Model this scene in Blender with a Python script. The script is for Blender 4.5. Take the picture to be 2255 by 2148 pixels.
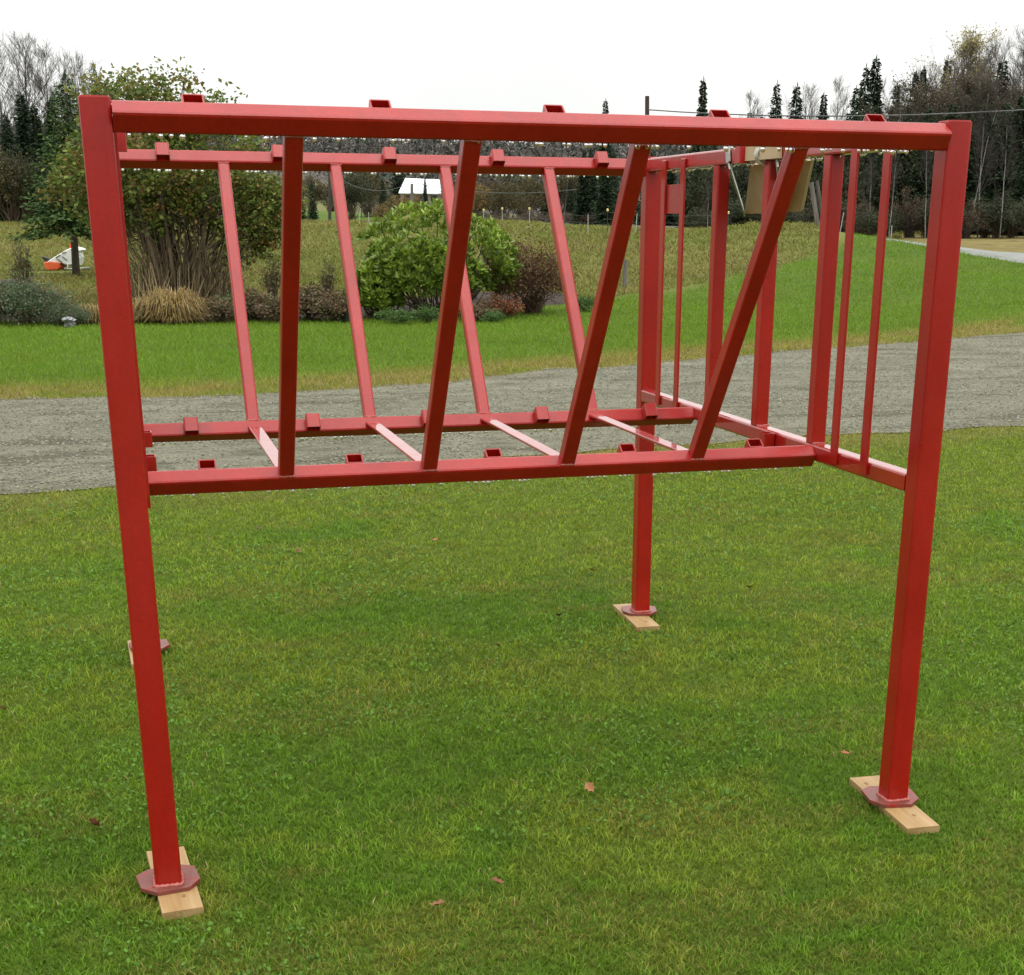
import bpy, math, random
import numpy as np
from mathutils import Vector, Matrix

# ------------------------------------------------------------------ clear
for o in list(bpy.data.objects):
    bpy.data.objects.remove(o)
scn = bpy.context.scene
COL = scn.collection

# ------------------------------------------------------------------ camera
Z0 = 0.033                      # lawn lies this far below the foot plates' top
CAM = np.array([0.05334, -3.55175, 1.67343 + Z0])
YAW, PITCH, ROLL = -0.28902, -0.33919, 0.00593
FPX, PCX, PCY = 3104.405, 1224.076, 1588.737     # lens in photo pixels
PW, PH = 2255.0, 2148.0


def cam_axes():
    cy, sy = math.cos(YAW), math.sin(YAW)
    cp, sp = math.cos(PITCH), math.sin(PITCH)
    fwd = np.array([-sy * cp, cy * cp, sp])
    right = np.array([cy, sy, 0.0])
    up = np.cross(right, fwd)
    cr, sr = math.cos(ROLL), math.sin(ROLL)
    return right * cr + up * sr, up * cr - right * sr, fwd


RX, UPV, FW = cam_axes()
cam_d = bpy.data.cameras.new('camera')
cam = bpy.data.objects.new('camera', cam_d)
COL.objects.link(cam)
cam.matrix_world = Matrix(((RX[0], UPV[0], -FW[0], CAM[0]),
                           (RX[1], UPV[1], -FW[1], CAM[1]),
                           (RX[2], UPV[2], -FW[2], CAM[2]),
                           (0, 0, 0, 1)))
cam_d.sensor_fit = 'HORIZONTAL'
cam_d.sensor_width = 36.0
cam_d.lens = 36.0 * FPX / PW
cam_d.shift_x = -(PCX - PW / 2) / PW
cam_d.shift_y = (PCY - PH / 2) / PW
cam_d.clip_start = 0.05
cam_d.clip_end = 6000
scn.camera = cam

# ------------------------------------------------------------------ sky, sun
SUN_EL, SUN_ROT = math.radians(74), math.radians(150)
world = bpy.data.worlds.new('World')
scn.world = world
world.use_nodes = True
nt = world.node_tree
nt.nodes.clear()
wo = nt.nodes.new('ShaderNodeOutputWorld')
bg = nt.nodes.new('ShaderNodeBackground')
sky = nt.nodes.new('ShaderNodeTexSky')
sky.sky_type = 'NISHITA'
sky.sun_disc = False
sky.sun_elevation = SUN_EL
sky.sun_rotation = SUN_ROT
sky.dust_density = 6
sky.air_density = 1.5
hs = nt.nodes.new('ShaderNodeHueSaturation')
hs.inputs['Saturation'].default_value = 0.12
mixc = nt.nodes.new('ShaderNodeMix')
mixc.data_type = 'RGBA'
mixc.inputs[0].default_value = 0.82          # share of plain cloud cover over the clear sky
cl_no = nt.nodes.new('ShaderNodeTexNoise')
cl_no.inputs['Scale'].default_value = 3.0
cl_no.inputs['Detail'].default_value = 4
cl_ra = nt.nodes.new('ShaderNodeValToRGB')
cl_ra.color_ramp.elements[0].position = 0.35
cl_ra.color_ramp.elements[0].color = (9.9, 10.2, 9.9, 1)
cl_ra.color_ramp.elements[1].position = 0.6
cl_ra.color_ramp.elements[1].color = (12.1, 12.1, 11.8, 1)
tc = nt.nodes.new('ShaderNodeTexCoord')
nt.links.new(tc.outputs['Generated'], cl_no.inputs['Vector'])
nt.links.new(cl_no.outputs['Fac'], cl_ra.inputs['Fac'])
nt.links.new(sky.outputs['Color'], hs.inputs['Color'])
nt.links.new(hs.outputs['Color'], mixc.inputs[6])
nt.links.new(cl_ra.outputs['Color'], mixc.inputs[7])
# an overcast sky is brighter overhead than at the horizon: L = Lh (1 + 1.4 sin elevation)
sx_ = nt.nodes.new('ShaderNodeSeparateXYZ')
cl_ = nt.nodes.new('ShaderNodeClamp')
ma_ = nt.nodes.new('ShaderNodeMath')
ma_.operation = 'MULTIPLY_ADD'
ma_.inputs[1].default_value = 1.4
ma_.inputs[2].default_value = 1.0
vm_ = nt.nodes.new('ShaderNodeVectorMath')
vm_.operation = 'SCALE'
nt.links.new(tc.outputs['Generated'], sx_.inputs[0])
nt.links.new(sx_.outputs['Z'], cl_.inputs['Value'])
nt.links.new(cl_.outputs[0], ma_.inputs[0])
nt.links.new(mixc.outputs[2], vm_.inputs[0])
nt.links.new(ma_.outputs[0], vm_.inputs['Scale'])
nt.links.new(vm_.outputs[0], bg.inputs['Color'])
bg.inputs['Strength'].default_value = 0.1
nt.links.new(bg.outputs['Background'], wo.inputs['Surface'])

sun_d = bpy.data.lights.new('sun', 'SUN')
sun_d.energy = 0.5
sun_d.angle = math.radians(40)
sun_d.color = (1.0, 0.97, 0.92)
sun = bpy.data.objects.new('sun', sun_d)
COL.objects.link(sun)
sun.rotation_euler = (math.radians(90) - SUN_EL, 0, math.radians(180) - SUN_ROT)
sun.location = (0, -5, 30)

vs = scn.view_settings
vs.view_transform = 'Standard'
vs.look = 'None'
vs.exposure = 0.0
vs.gamma = 1.0
scn.render.engine = 'CYCLES'
scn.cycles.max_bounces = 6
scn.cycles.diffuse_bounces = 2
scn.cycles.glossy_bounces = 3
scn.cycles.transmission_bounces = 6

# ------------------------------------------------------------------ helpers
rng = np.random.default_rng(11)
random.seed(5)


def ray(px, py):
    d = (px - PCX) / FPX * RX - (py - PCY) / FPX * UPV + FW
    return d


def at(px, py, dist):
    """point on the pixel's ray at a horizontal distance from the camera"""
    d = ray(px, py)
    return CAM + d * (dist / math.hypot(d[0], d[1]))


def azim(px, dist):
    q = at(px, 495, dist)
    return q[:2]


def onplane(px, py, P, n):
    d = ray(px, py)
    n = np.array(n, float)
    return CAM + d * (n @ (np.array(P, float) - CAM) / (n @ d))


_tab = np.random.default_rng(3).random((256, 256))


def vnoise(x, y, s=1.0, seed=0):
    x = np.asarray(x, float) / s + seed * 17.31
    y = np.asarray(y, float) / s + seed * 9.77
    xi = np.floor(x).astype(int)
    yi = np.floor(y).astype(int)
    fx = x - xi
    fy = y - yi
    fx = fx * fx * (3 - 2 * fx)
    fy = fy * fy * (3 - 2 * fy)
    a = _tab[xi & 255, yi & 255]
    b = _tab[(xi + 1) & 255, yi & 255]
    c = _tab[xi & 255, (yi + 1) & 255]
    d = _tab[(xi + 1) & 255, (yi + 1) & 255]
    return (a * (1 - fx) + b * fx) * (1 - fy) + (c * (1 - fx) + d * fx) * fy


def fbm(x, y, s=1.0, seed=0, n=4):
    t, a, w = 0, 0.5, 0
    for i in range(n):
        t = t + a * vnoise(x, y, s, seed + i)
        w += a
        a *= 0.5
        s *= 0.5
    return t / w


def sstep(a, b, x):
    t = np.clip((x - a) / (b - a), 0, 1)
    return t * t * (3 - 2 * t)


def new_obj(name, mesh, parent=None, loc=None):
    o = bpy.data.objects.new(name, mesh)
    COL.objects.link(o)
    if parent is not None:
        o.parent = parent
    if loc is not None:
        o.location = loc
    return o


def tag(o, label=None, cat=None, group=None, kind=None):
    if label:
        o['label'] = label
    if cat:
        o['category'] = cat
    if group:
        o['group'] = group
    if kind:
        o['kind'] = kind
    return o


def empty(name, loc=(0, 0, 0), label=None, cat=None, group=None):
    o = bpy.data.objects.new(name, None)
    o.empty_display_size = 0.2
    COL.objects.link(o)
    o.location = loc
    return tag(o, label, cat, group)


def mesh_np(name, V, F, mat, col=None, smooth=False):
    """V (n,3); F (m,k) with constant k; col (n,3) -> point colour attribute Col"""
    V = np.ascontiguousarray(V, dtype=np.float32)
    F = np.ascontiguousarray(F, dtype=np.int32)
    me = bpy.data.meshes.new(name)
    me.vertices.add(len(V))
    me.vertices.foreach_set('co', V.ravel())
    m, k = F.shape
    me.loops.add(m * k)
    me.loops.foreach_set('vertex_index', F.ravel())
    me.polygons.add(m)
    me.polygons.foreach_set('loop_start', np.arange(0, m * k, k, dtype=np.int32))
    me.polygons.foreach_set('loop_total', np.full(m, k, dtype=np.int32))
    if smooth:
        me.polygons.foreach_set('use_smooth', np.ones(m, dtype=bool))
    me.update(calc_edges=True)
    if col is not None:
        c = np.ones((len(V), 4), dtype=np.float32)
        c[:, :3] = col
        at_ = me.color_attributes.new('Col', 'FLOAT_COLOR', 'POINT')
        at_.data.foreach_set('color', c.ravel())
    if mat is not None:
        me.materials.append(mat)
    return me


def mesh_py(name, verts, faces, mat, smooth=False):
    me = bpy.data.meshes.new(name)
    me.from_pydata([tuple(map(float, v)) for v in verts], [], faces)
    if mat is not None:
        me.materials.append(mat)
    if smooth:
        for p in me.polygons:
            p.use_smooth = True
    me.update()
    return me


class MB:
    """collects shapes of one mesh"""

    def __init__(self):
        self.v = []
        self.f = []

    def add(self, v, f):
        o = len(self.v)
        self.v += [tuple(map(float, q)) for q in v]
        self.f += [tuple(i + o for i in q) for q in f]

    def prism(self, ring0, ring1, cap=True):
        n = len(ring0)
        f = [(i, (i + 1) % n, n + (i + 1) % n, n + i) for i in range(n)]
        if cap:
            f += [tuple(range(n - 1, -1, -1)), tuple(range(n, 2 * n))]
        self.add(list(ring0) + list(ring1), f)

    def tube(self, pts, rad, n=8, cap=True):
        pts = [np.array(p, float) for p in pts]
        if not hasattr(rad, '__len__'):
            rad = [rad] * len(pts)
        o = len(self.v)
        for i, p in enumerate(pts):
            d = pts[min(i + 1, len(pts) - 1)] - pts[max(i - 1, 0)]
            d /= np.linalg.norm(d) + 1e-9
            a = np.cross(d, (0.0, 0.0, 1.0))
            if np.linalg.norm(a) < 0.05:
                a = np.cross(d, (0.0, 1.0, 0.0))
            a /= np.linalg.norm(a)
            b = np.cross(d, a)
            for k in range(n):
                t = 2 * math.pi * k / n
                self.v.append(tuple(p + rad[i] * (math.cos(t) * a + math.sin(t) * b)))
        for i in range(len(pts) - 1):
            for k in range(n):
                self.f.append((o + i * n + k, o + i * n + (k + 1) % n, o + (i + 1) * n + (k + 1) % n, o + (i + 1) * n + k))
        if cap:
            self.f.append(tuple(o + k for k in range(n - 1, -1, -1)))
            e = o + (len(pts) - 1) * n
            self.f.append(tuple(e + k for k in range(n)))

    def build(self, name, mat, parent=None, smooth=False):
        return new_obj(name, mesh_py(name, self.v, self.f, mat, smooth), parent)


# ------------------------------------------------------------------ materials
def nodes_of(name):
    m = bpy.data.materials.new(name)
    m.use_nodes = True
    t = m.node_tree
    return m, t, t.nodes['Principled BSDF']


def add_noise(t, scale, detail=4, rough=0.6, coord='Object', stretch=None):
    tc = t.nodes.new('ShaderNodeTexCoord')
    n = t.nodes.new('ShaderNodeTexNoise')
    n.inputs['Scale'].default_value = scale
    n.inputs['Detail'].default_value = detail
    n.inputs['Roughness'].default_value = rough
    if stretch:
        mp = t.nodes.new('ShaderNodeMapping')
        mp.inputs['Scale'].default_value = stretch
        t.links.new(tc.outputs[coord], mp.inputs['Vector'])
        t.links.new(mp.outputs['Vector'], n.inputs['Vector'])
    else:
        t.links.new(tc.outputs[coord], n.inputs['Vector'])
    return n


def ramp(t, src, stops):
    r = t.nodes.new('ShaderNodeValToRGB')
    e = r.color_ramp.elements
    while len(e) < len(stops):
        e.new(0.5)
    for k, (p, c) in enumerate(stops):
        e[k].position = p
        e[k].color = (*c, 1) if len(c) == 3 else c
    t.links.new(src, r.inputs['Fac'])
    return r


def bump(t, src, strength, dist, bsdf, prev=None):
    b = t.nodes.new('ShaderNodeBump')
    b.inputs['Strength'].default_value = strength
    b.inputs['Distance'].default_value = dist
    t.links.new(src, b.inputs['Height'])
    if prev is not None:
        t.links.new(prev.outputs['Normal'], b.inputs['Normal'])
    t.links.new(b.outputs['Normal'], bsdf.inputs['Normal'])
    return b


def noisy(name, stops, scale, rough=0.8, bump_s=0.3, bump_d=0.01, bscale=None, detail=5, stretch=None, spec=0.4, metal=0.0):
    m, t, b = nodes_of(name)
    n = add_noise(t, scale, detail, stretch=stretch)
    r = ramp(t, n.outputs['Fac'], stops)
    t.links.new(r.outputs['Color'], b.inputs['Base Color'])
    b.inputs['Roughness'].default_value = rough
    b.inputs['Specular IOR Level'].default_value = spec
    b.inputs['Metallic'].default_value = metal
    if bump_s:
        n2 = add_noise(t, bscale or scale * 4, detail, stretch=stretch)
        bump(t, n2.outputs['Fac'], bump_s, bump_d, b)
    return m


def paint_mat(name, worn=0.0, wet=0.0):
    m, t, b = nodes_of(name)
    n = add_noise(t, 3.5, 6, 0.65)
    r = ramp(t, n.outputs['Fac'], [(0.25, (0.28, 0.006, 0.0042)), (0.5, (0.335, 0.0085, 0.0055)), (0.75, (0.375, 0.013, 0.008))])
    src = r.outputs['Color']
    if worn:
        n3 = add_noise(t, 22, 5, 0.7)
        r3 = ramp(t, n3.outputs['Fac'], [(0.34, (0, 0, 0)), (0.50, (1, 1, 1))])
        mx = t.nodes.new('ShaderNodeMix')
        mx.data_type = 'RGBA'
        mu = t.nodes.new('ShaderNodeMath')
        mu.operation = 'MULTIPLY'
        mu.inputs[1].default_value = worn
        t.links.new(r3.outputs['Color'], mu.inputs[0])
        t.links.new(mu.outputs[0], mx.inputs[0])
        t.links.new(src, mx.inputs[6])
        mx.inputs[7].default_value = (0.12, 0.075, 0.058, 1)
        src = mx.outputs[2]
    else:
        # scattered dark scuffs and scratches in the paint
        n3 = add_noise(t, 7, 8, 0.75, stretch=(1, 1, 0.35))
        r3 = ramp(t, n3.outputs['Fac'], [(0.27, (1, 1, 1)), (0.31, (0, 0, 0))])
        mx = t.nodes.new('ShaderNodeMix')
        mx.data_type = 'RGBA'
        t.links.new(r3.outputs['Color'], mx.inputs[0])
        t.links.new(src, mx.inputs[6])
        mx.inputs[7].default_value = (0.10, 0.012, 0.010, 1)
        src = mx.outputs[2]
    # beaded water and grit: fine light and dark speckle
    n5 = add_noise(t, 95, 4, 0.7)
    r5 = ramp(t, n5.outputs['Fac'], [(0.3, (0.86,) * 3), (0.7, (1.12,) * 3)])
    n6 = add_noise(t, 5, 5, 0.65, stretch=(1.6, 1.6, 0.25))
    r6 = ramp(t, n6.outputs['Fac'], [(0.3, (0.86,) * 3), (0.7, (1.10,) * 3)])
    for rx in (r5, r6):
        mm = t.nodes.new('ShaderNodeMix')
        mm.data_type = 'RGBA'
        mm.blend_type = 'MULTIPLY'
        mm.inputs[0].default_value = 1
        t.links.new(src, mm.inputs[6])
        t.links.new(rx.outputs['Color'], mm.inputs[7])
        src = mm.outputs[2]
    t.links.new(src, b.inputs['Base Color'])
    rr = add_noise(t, 9, 6, 0.7)
    r2 = ramp(t, rr.outputs['Fac'], [(0.3, (0.24,) * 3), (0.7, (0.48,) * 3)])
    t.links.new(r2.outputs['Color'], b.inputs['Roughness'])
    b.inputs['Coat Weight'].default_value = 1.0 if wet else (0.2 if worn else 0.5)
    b.inputs['Specular IOR Level'].default_value = 0.2
    b.inputs['Coat Roughness'].default_value = 0.05 if wet else 0.22
    b.inputs['Coat IOR'].default_value = 1.5
    n2 = add_noise(t, 260, 3, 0.6)
    b1 = bump(t, n2.outputs['Fac'], 0.22, 0.0012, b)
    n4 = add_noise(t, 30, 3, 0.5)
    b2 = bump(t, n4.outputs['Fac'], 0.06, 0.004, b, b1)
    return m


def foliage_mat(name, trans=0.25, rough=0.55, spec=0.35):
    m, t, b = nodes_of(name)
    a = t.nodes.new('ShaderNodeAttribute')
    a.attribute_name = 'Col'
    t.links.new(a.outputs['Color'], b.inputs['Base Color'])
    b.inputs['Roughness'].default_value = rough
    b.inputs['Specular IOR Level'].default_value = spec
    if trans:
        tr = t.nodes.new('ShaderNodeBsdfTranslucent')
        t.links.new(a.outputs['Color'], tr.inputs['Color'])
        mx = t.nodes.new('ShaderNodeMixShader')
        mx.inputs[0].default_value = trans
        t.links.new(b.outputs[0], mx.inputs[1])
        t.links.new(tr.outputs[0], mx.inputs[2])
        t.links.new(mx.outputs[0], t.nodes['Material Output'].inputs['Surface'])
    return m


M = {}
M['paint'] = paint_mat('red_paint')
M['paint_worn'] = paint_mat('red_paint_worn', 0.72)
M['paint_wet'] = paint_mat('red_paint_wet', 0, 1)
M['leaf'] = foliage_mat('leaves', 0.3)
M['wetleaf'] = foliage_mat('glossy_leaves', 0.2, 0.35, 0.5)
M['grass'] = foliage_mat('grass_blades', 0.35, 0.55, 0.2)
M['needle'] = foliage_mat('needles', 0.1, 0.65, 0.25)
M['twig'] = foliage_mat('twigs', 0.0, 0.85, 0.2)
M['gravelstone'] = foliage_mat('wet_stones', 0.0, 0.6, 0.3)
M['bark'] = noisy('bark', [(0.3, (0.045, 0.036, 0.028)), (0.7, (0.13, 0.105, 0.085))], 9, 0.9, 0.6, 0.02, stretch=(1, 1, 0.2))
M['greybark'] = noisy('grey_bark', [(0.3, (0.05, 0.045, 0.04)), (0.7, (0.13, 0.12, 0.11))], 7, 0.9, 0.4, 0.02, stretch=(1, 1, 0.25))
M['birch'] = noisy('birch_bark', [(0.36, (0.10, 0.09, 0.08)), (0.5, (0.27, 0.26, 0.24))], 7, 0.85, 0.3, 0.01, stretch=(0.6, 0.6, 2.5))
M['plank'] = noisy('pine_plank', [(0.3, (0.27, 0.155, 0.055)), (0.55, (0.38, 0.245, 0.105)), (0.75, (0.44, 0.30, 0.15))], 30, 0.55, 0.25, 0.002, stretch=(1, 0.07, 1), spec=0.5)
M['knot'] = noisy('plank_knot', [(0.3, (0.16, 0.08, 0.03)), (0.7, (0.28, 0.15, 0.06))], 40, 0.6, 0)
M['card'] = noisy('raw_board', [(0.3, (0.41, 0.31, 0.185)), (0.7, (0.51, 0.40, 0.25))], 6, 0.8, 0.12, 0.003, stretch=(1, 1, 0.3))
M['galv'] = noisy('galvanised_strap', [(0.3, (0.30, 0.32, 0.29)), (0.7, (0.46, 0.48, 0.44))], 14, 0.45, 0.1, 0.002, metal=0.35)
M['cord'] = noisy('white_cord', [(0.3, (0.62, 0.60, 0.52)), (0.7, (0.78, 0.76, 0.70))], 40, 0.7, 0.2, 0.002)
M['weld'] = noisy('weld_bead', [(0.3, (0.34, 0.05, 0.04)), (0.7, (0.46, 0.16, 0.13))], 60, 0.4, 0.5, 0.002)
M['pole'] = noisy('weathered_pole', [(0.3, (0.09, 0.08, 0.07)), (0.7, (0.21, 0.19, 0.17))], 12, 0.9, 0.3, 0.01, stretch=(1, 1, 0.1))
M['darkpole'] = noisy('dark_pole', [(0.3, (0.035, 0.028, 0.024)), (0.7, (0.075, 0.06, 0.05))], 12, 0.9, 0.3, 0.01, stretch=(1, 1, 0.1))
M['palefence'] = noisy('pale_fence_rod', [(0.3, (0.34, 0.34, 0.31)), (0.7, (0.48, 0.48, 0.45))], 20, 0.6, 0)
M['yellow'] = noisy('yellow_plastic', [(0.3, (0.66, 0.52, 0.16)), (0.7, (0.78, 0.66, 0.28))], 20, 0.5, 0)
M['wire'] = noisy('grey_wire', [(0.3, (0.08, 0.085, 0.08)), (0.7, (0.14, 0.145, 0.14))], 3, 0.6, 0)
M['whiteshell'] = noisy('white_plastic', [(0.3, (0.60, 0.62, 0.60)), (0.7, (0.80, 0.80, 0.78))], 5, 0.35, 0.05, 0.005)
M['orange'] = noisy('orange_plastic', [(0.3, (0.55, 0.07, 0.02)), (0.7, (0.75, 0.13, 0.04))], 6, 0.4, 0.05, 0.005)
M['black'] = noisy('black_plastic', [(0.3, (0.012, 0.012, 0.013)), (0.7, (0.035, 0.033, 0.032))], 10, 0.5, 0.1, 0.003)
M['roofmetal'] = noisy('pale_metal_roof', [(0.3, (0.72, 0.75, 0.78)), (0.7, (0.84, 0.86, 0.88))], 0.8, 0.4, 0)
M['barnwall'] = noisy('barn_boards', [(0.3, (0.16, 0.14, 0.12)), (0.7, (0.30, 0.26, 0.22))], 4, 0.9, 0.2, 0.02, stretch=(4, 4, 0.2))
M['glass'] = noisy('window_pane', [(0.3, (0.02, 0.025, 0.03)), (0.7, (0.04, 0.045, 0.05))], 1, 0.1, 0)
M['stone'] = noisy('grey_stone', [(0.3, (0.16, 0.16, 0.17)), (0.7, (0.36, 0.36, 0.37))], 10, 0.8, 0.5, 0.02)
M['mulch'] = noisy('mulch', [(0.3, (0.016, 0.011, 0.008)), (0.6, (0.05, 0.032, 0.02)), (0.8, (0.10, 0.06, 0.035))], 14, 0.95, 0.9, 0.05, bscale=30)
M['log'] = noisy('rotten_log', [(0.3, (0.03, 0.024, 0.018)), (0.7, (0.09, 0.075, 0.055))], 9, 0.95, 0.7, 0.03)

m, t, b = nodes_of('water_drop')
b.inputs['Base Color'].default_value = (1, 1, 1, 1)
b.inputs['Transmission Weight'].default_value = 1.0
b.inputs['IOR'].default_value = 1.333
b.inputs['Roughness'].default_value = 0.0
tc_ = add_noise(t, 5, 1)
M['drop'] = m

# gravel of the drive
m, t, b = nodes_of('gravel')
n1 = add_noise(t, 0.9, 6, 0.65)
n2 = add_noise(t, 60, 4, 0.7)
n3 = add_noise(t, 1.5, 6, 0.7, stretch=(0.6, 1.5, 1))
r1 = ramp(t, n1.outputs['Fac'], [(0.3, (0.145, 0.137, 0.092)), (0.5, (0.195, 0.187, 0.132)), (0.7, (0.228, 0.220, 0.160))])
r2 = ramp(t, n2.outputs['Fac'], [(0.3, (0.45,) * 3), (0.7, (1.25,) * 3)])
r3 = ramp(t, n3.outputs['Fac'], [(0.38, (0.48, 0.45, 0.38)), (0.47, (0.86, 0.85, 0.82)), (0.60, (1.08, 1.08, 1.06))])
mx = t.nodes.new('ShaderNodeMix')
mx.data_type = 'RGBA'
mx.blend_type = 'MULTIPLY'
mx.inputs[0].default_value = 1
t.links.new(r1.outputs['Color'], mx.inputs[6])
t.links.new(r2.outputs['Color'], mx.inputs[7])
mx2 = t.nodes.new('ShaderNodeMix')
mx2.data_type = 'RGBA'
mx2.blend_type = 'MULTIPLY'
mx2.inputs[0].default_value = 1
t.links.new(mx.outputs[2], mx2.inputs[6])
t.links.new(r3.outputs['Color'], mx2.inputs[7])
t.links.new(mx2.outputs[2], b.inputs['Base Color'])
b.inputs['Specular IOR Level'].default_value = 0.2
b.inputs['Roughness'].default_value = 0.8
n4 = add_noise(t, 45, 5, 0.7)
bb = bump(t, n4.outputs['Fac'], 0.8, 0.02, b)
M['gravel'] = m

M['road'] = noisy('pale_road', [(0.3, (0.17, 0.175, 0.16)), (0.7, (0.23, 0.235, 0.22))], 2, 0.8, 0.2, 0.01)

# ground: lawn, rough field, dry verge and bare soil come from the Col mask (R field, G dry, B woodland floor)
m, t, b = nodes_of('ground_cover')
a = t.nodes.new('ShaderNodeAttribute')
a.attribute_name = 'Col'
sp = t.nodes.new('ShaderNodeSeparateColor')
t.links.new(a.outputs['Color'], sp.inputs['Color'])
g1 = add_noise(t, 0.55, 6, 0.65)
g2 = add_noise(t, 16, 5, 0.7)
lawn = ramp(t, g1.outputs['Fac'], [(0.28, (0.056, 0.108, 0.009)), (0.5, (0.082, 0.135, 0.012)), (0.72, (0.105, 0.145, 0.018))])
gm = ramp(t, g2.outputs['Fac'], [(0.3, (0.6,) * 3), (0.7, (1.2,) * 3)])
lw = t.nodes.new('ShaderNodeMix')
lw.data_type = 'RGBA'
lw.blend_type = 'MULTIPLY'
lw.inputs[0].default_value = 1
t.links.new(lawn.outputs['Color'], lw.inputs[6])
t.links.new(gm.outputs['Color'], lw.inputs[7])
g3 = add_noise(t, 0.35, 7, 0.7)
field = ramp(t, g3.outputs['Fac'], [(0.28, (0.090, 0.110, 0.020)), (0.48, (0.150, 0.150, 0.036)), (0.62, (0.120, 0.140, 0.028)), (0.75, (0.18, 0.16, 0.05))])
g4 = add_noise(t, 1.5, 6, 0.7)
dry = ramp(t, g4.outputs['Fac'], [(0.3, (0.12, 0.085, 0.035)), (0.55, (0.22, 0.165, 0.06)), (0.75, (0.27, 0.21, 0.085))])
g5 = add_noise(t, 0.05, 8, 0.75)
wood = ramp(t, g5.outputs['Fac'], [(0.3, (0.055, 0.052, 0.045)), (0.5, (0.10, 0.088, 0.078)), (0.7, (0.135, 0.118, 0.10))])


def mixin(prev, nxt, fac):
    k = t.nodes.new('ShaderNodeMix')
    k.data_type = 'RGBA'
    t.links.new(fac, k.inputs[0])
    t.links.new(prev, k.inputs[6])
    t.links.new(nxt, k.inputs[7])
    return k.outputs[2]


c_ = mixin(lw.outputs[2], field.outputs['Color'], sp.outputs[0])
c_ = mixin(c_, dry.outputs['Color'], sp.outputs[1])
c_ = mixin(c_, wood.outputs['Color'], sp.outputs[2])
t.links.new(c_, b.inputs['Base Color'])
b.inputs['Roughness'].default_value = 0.9
b.inputs['Specular IOR Level'].default_value = 0.15
gb = add_noise(t, 9, 6, 0.75)
bump(t, gb.outputs['Fac'], 0.9, 0.06, b)
M['ground'] = m

# ------------------------------------------------------------------ terrain
colz = {
    -900: [(30, .03), (50, .4), (95, 1.75), (150, 2.5)],
    0: [(30, .05), (50, .45), (75, 1.2), (95, 1.75), (150, 2.4)],
    450: [(30, .05), (50, .5), (75, 1.3), (95, 1.8), (150, 2.2)],
    700: [(30, .05), (45, .8), (58, 1.5), (75, 1.2), (110, 1.44), (150, 2.7)],
    950: [(30, .05), (45, .9), (58, 1.78), (75, 1.5), (110, 1.6), (150, 2.2)],
    1300: [(32, .08), (42, .85), (50, 1.46), (62, 1.35), (100, 1.6), (150, 2.2)],
    1500: [(34, .1), (42, .85), (48, 1.46), (60, 1.2), (100, 1.5), (150, 2.2)],
    1780: [(30, .05), (38, .6), (46, 1.66), (54, 1.3), (70, 1.3), (100, 1.8)],
    1950: [(30, .08), (40, .7), (48, 1.12), (58, 1.2), (75, 1.6), (120, 2.2)],
    2255: [(28, .1), (36, .45), (43, .8), (48, .95), (58, 1.3), (75, 1.6), (120, 2.2)],
    2900: [(28, .05), (40, .5), (48, .8), (60, 1.1), (75, 1.5), (120, 2.0)],
}
cp = []
for px, l in colz.items():
    for d, z in [(10, 0), (18, 0), (24, 0)] + l:
        q = azim(px, d)
        cp.append((q[0], q[1], z))
for ang in range(70, 350, 30):
    for d, z in [(15, 0), (40, .2), (100, 1.5)]:
        aa = math.radians(ang)
        cp.append((CAM[0] + d * math.sin(aa), CAM[1] + d * math.cos(aa), z))
cp = np.array(cp)
CQ = 4.0
_A = np.sqrt(((cp[:, None, :2] - cp[None, :, :2]) ** 2).sum(-1) + CQ * CQ)
_w = np.linalg.solve(_A + 0.02 * np.eye(len(cp)), cp[:, 2] - 1.0)


def height(x, y):
    x = np.asarray(x, float)
    y = np.asarray(y, float)
    sh = x.shape
    x = x.ravel()
    y = y.ravel()
    out = np.zeros(len(x))
    for i in range(0, len(x), 20000):
        dx = x[i:i + 20000, None] - cp[None, :, 0]
        dy = y[i:i + 20000, None] - cp[None, :, 1]
        out[i:i + 20000] = np.sqrt(dx * dx + dy * dy + CQ * CQ) @ _w + 1.0
    r = np.hypot(x - CAM[0], y - CAM[1])
    k = sstep(140, 220, r)
    z = np.clip(out, -0.5, 4) * (1 - k) + 2.8 * k
    z = z * sstep(20, 30, r)
    rough = (fbm(x, y, 5.0, 4) - 0.5) * 0.35 * sstep(33, 42, r) * (1 - sstep(150, 300, r))
    hill = sstep(260, 950, r) * (29 + 17 * fbm(x, y, 300, 2))
    return (z + rough + hill).reshape(sh)


def H1(x, y):
    return float(height(np.array([x]), np.array([y]))[0])


def G(px, dist, lift=0.0):
    q = azim(px, dist)
    return np.array([q[0], q[1], H1(q[0], q[1]) + lift])


def ground_hit(px, py):
    """where the pixel's ray meets the ground"""
    lo = 3.0
    for d in np.concatenate([np.arange(3, 60, .25), np.arange(60, 400, 2)]):
        q = at(px, py, d)
        if q[2] < H1(q[0], q[1]):
            return q, d
    return q, d


# edges of the drive and of the mown grass (world x -> y)
near_x = [-30, -12, -0.84, 3.31, 5.69, 7.87, 14, 40]
near_y = [3.5, 5.2, 6.46, 7.12, 7.52, 7.80, 9.0, 16.0]
far_x = [-30, -12, -1.2, 1.22, 3.07, 7.53, 14.65, 40]
far_y = [11.8, 12.0, 11.75, 11.6, 12.4, 14.69, 17.87, 31.0]


def y_near(x):
    return np.interp(x, near_x, near_y) + (fbm(x, x * 0, 1.3, 8) - .5) * .7


def y_far(x):
    return np.interp(x, far_x, far_y) + (fbm(x, x * 0 + 5, 1.5, 9) - .5) * .95


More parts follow.
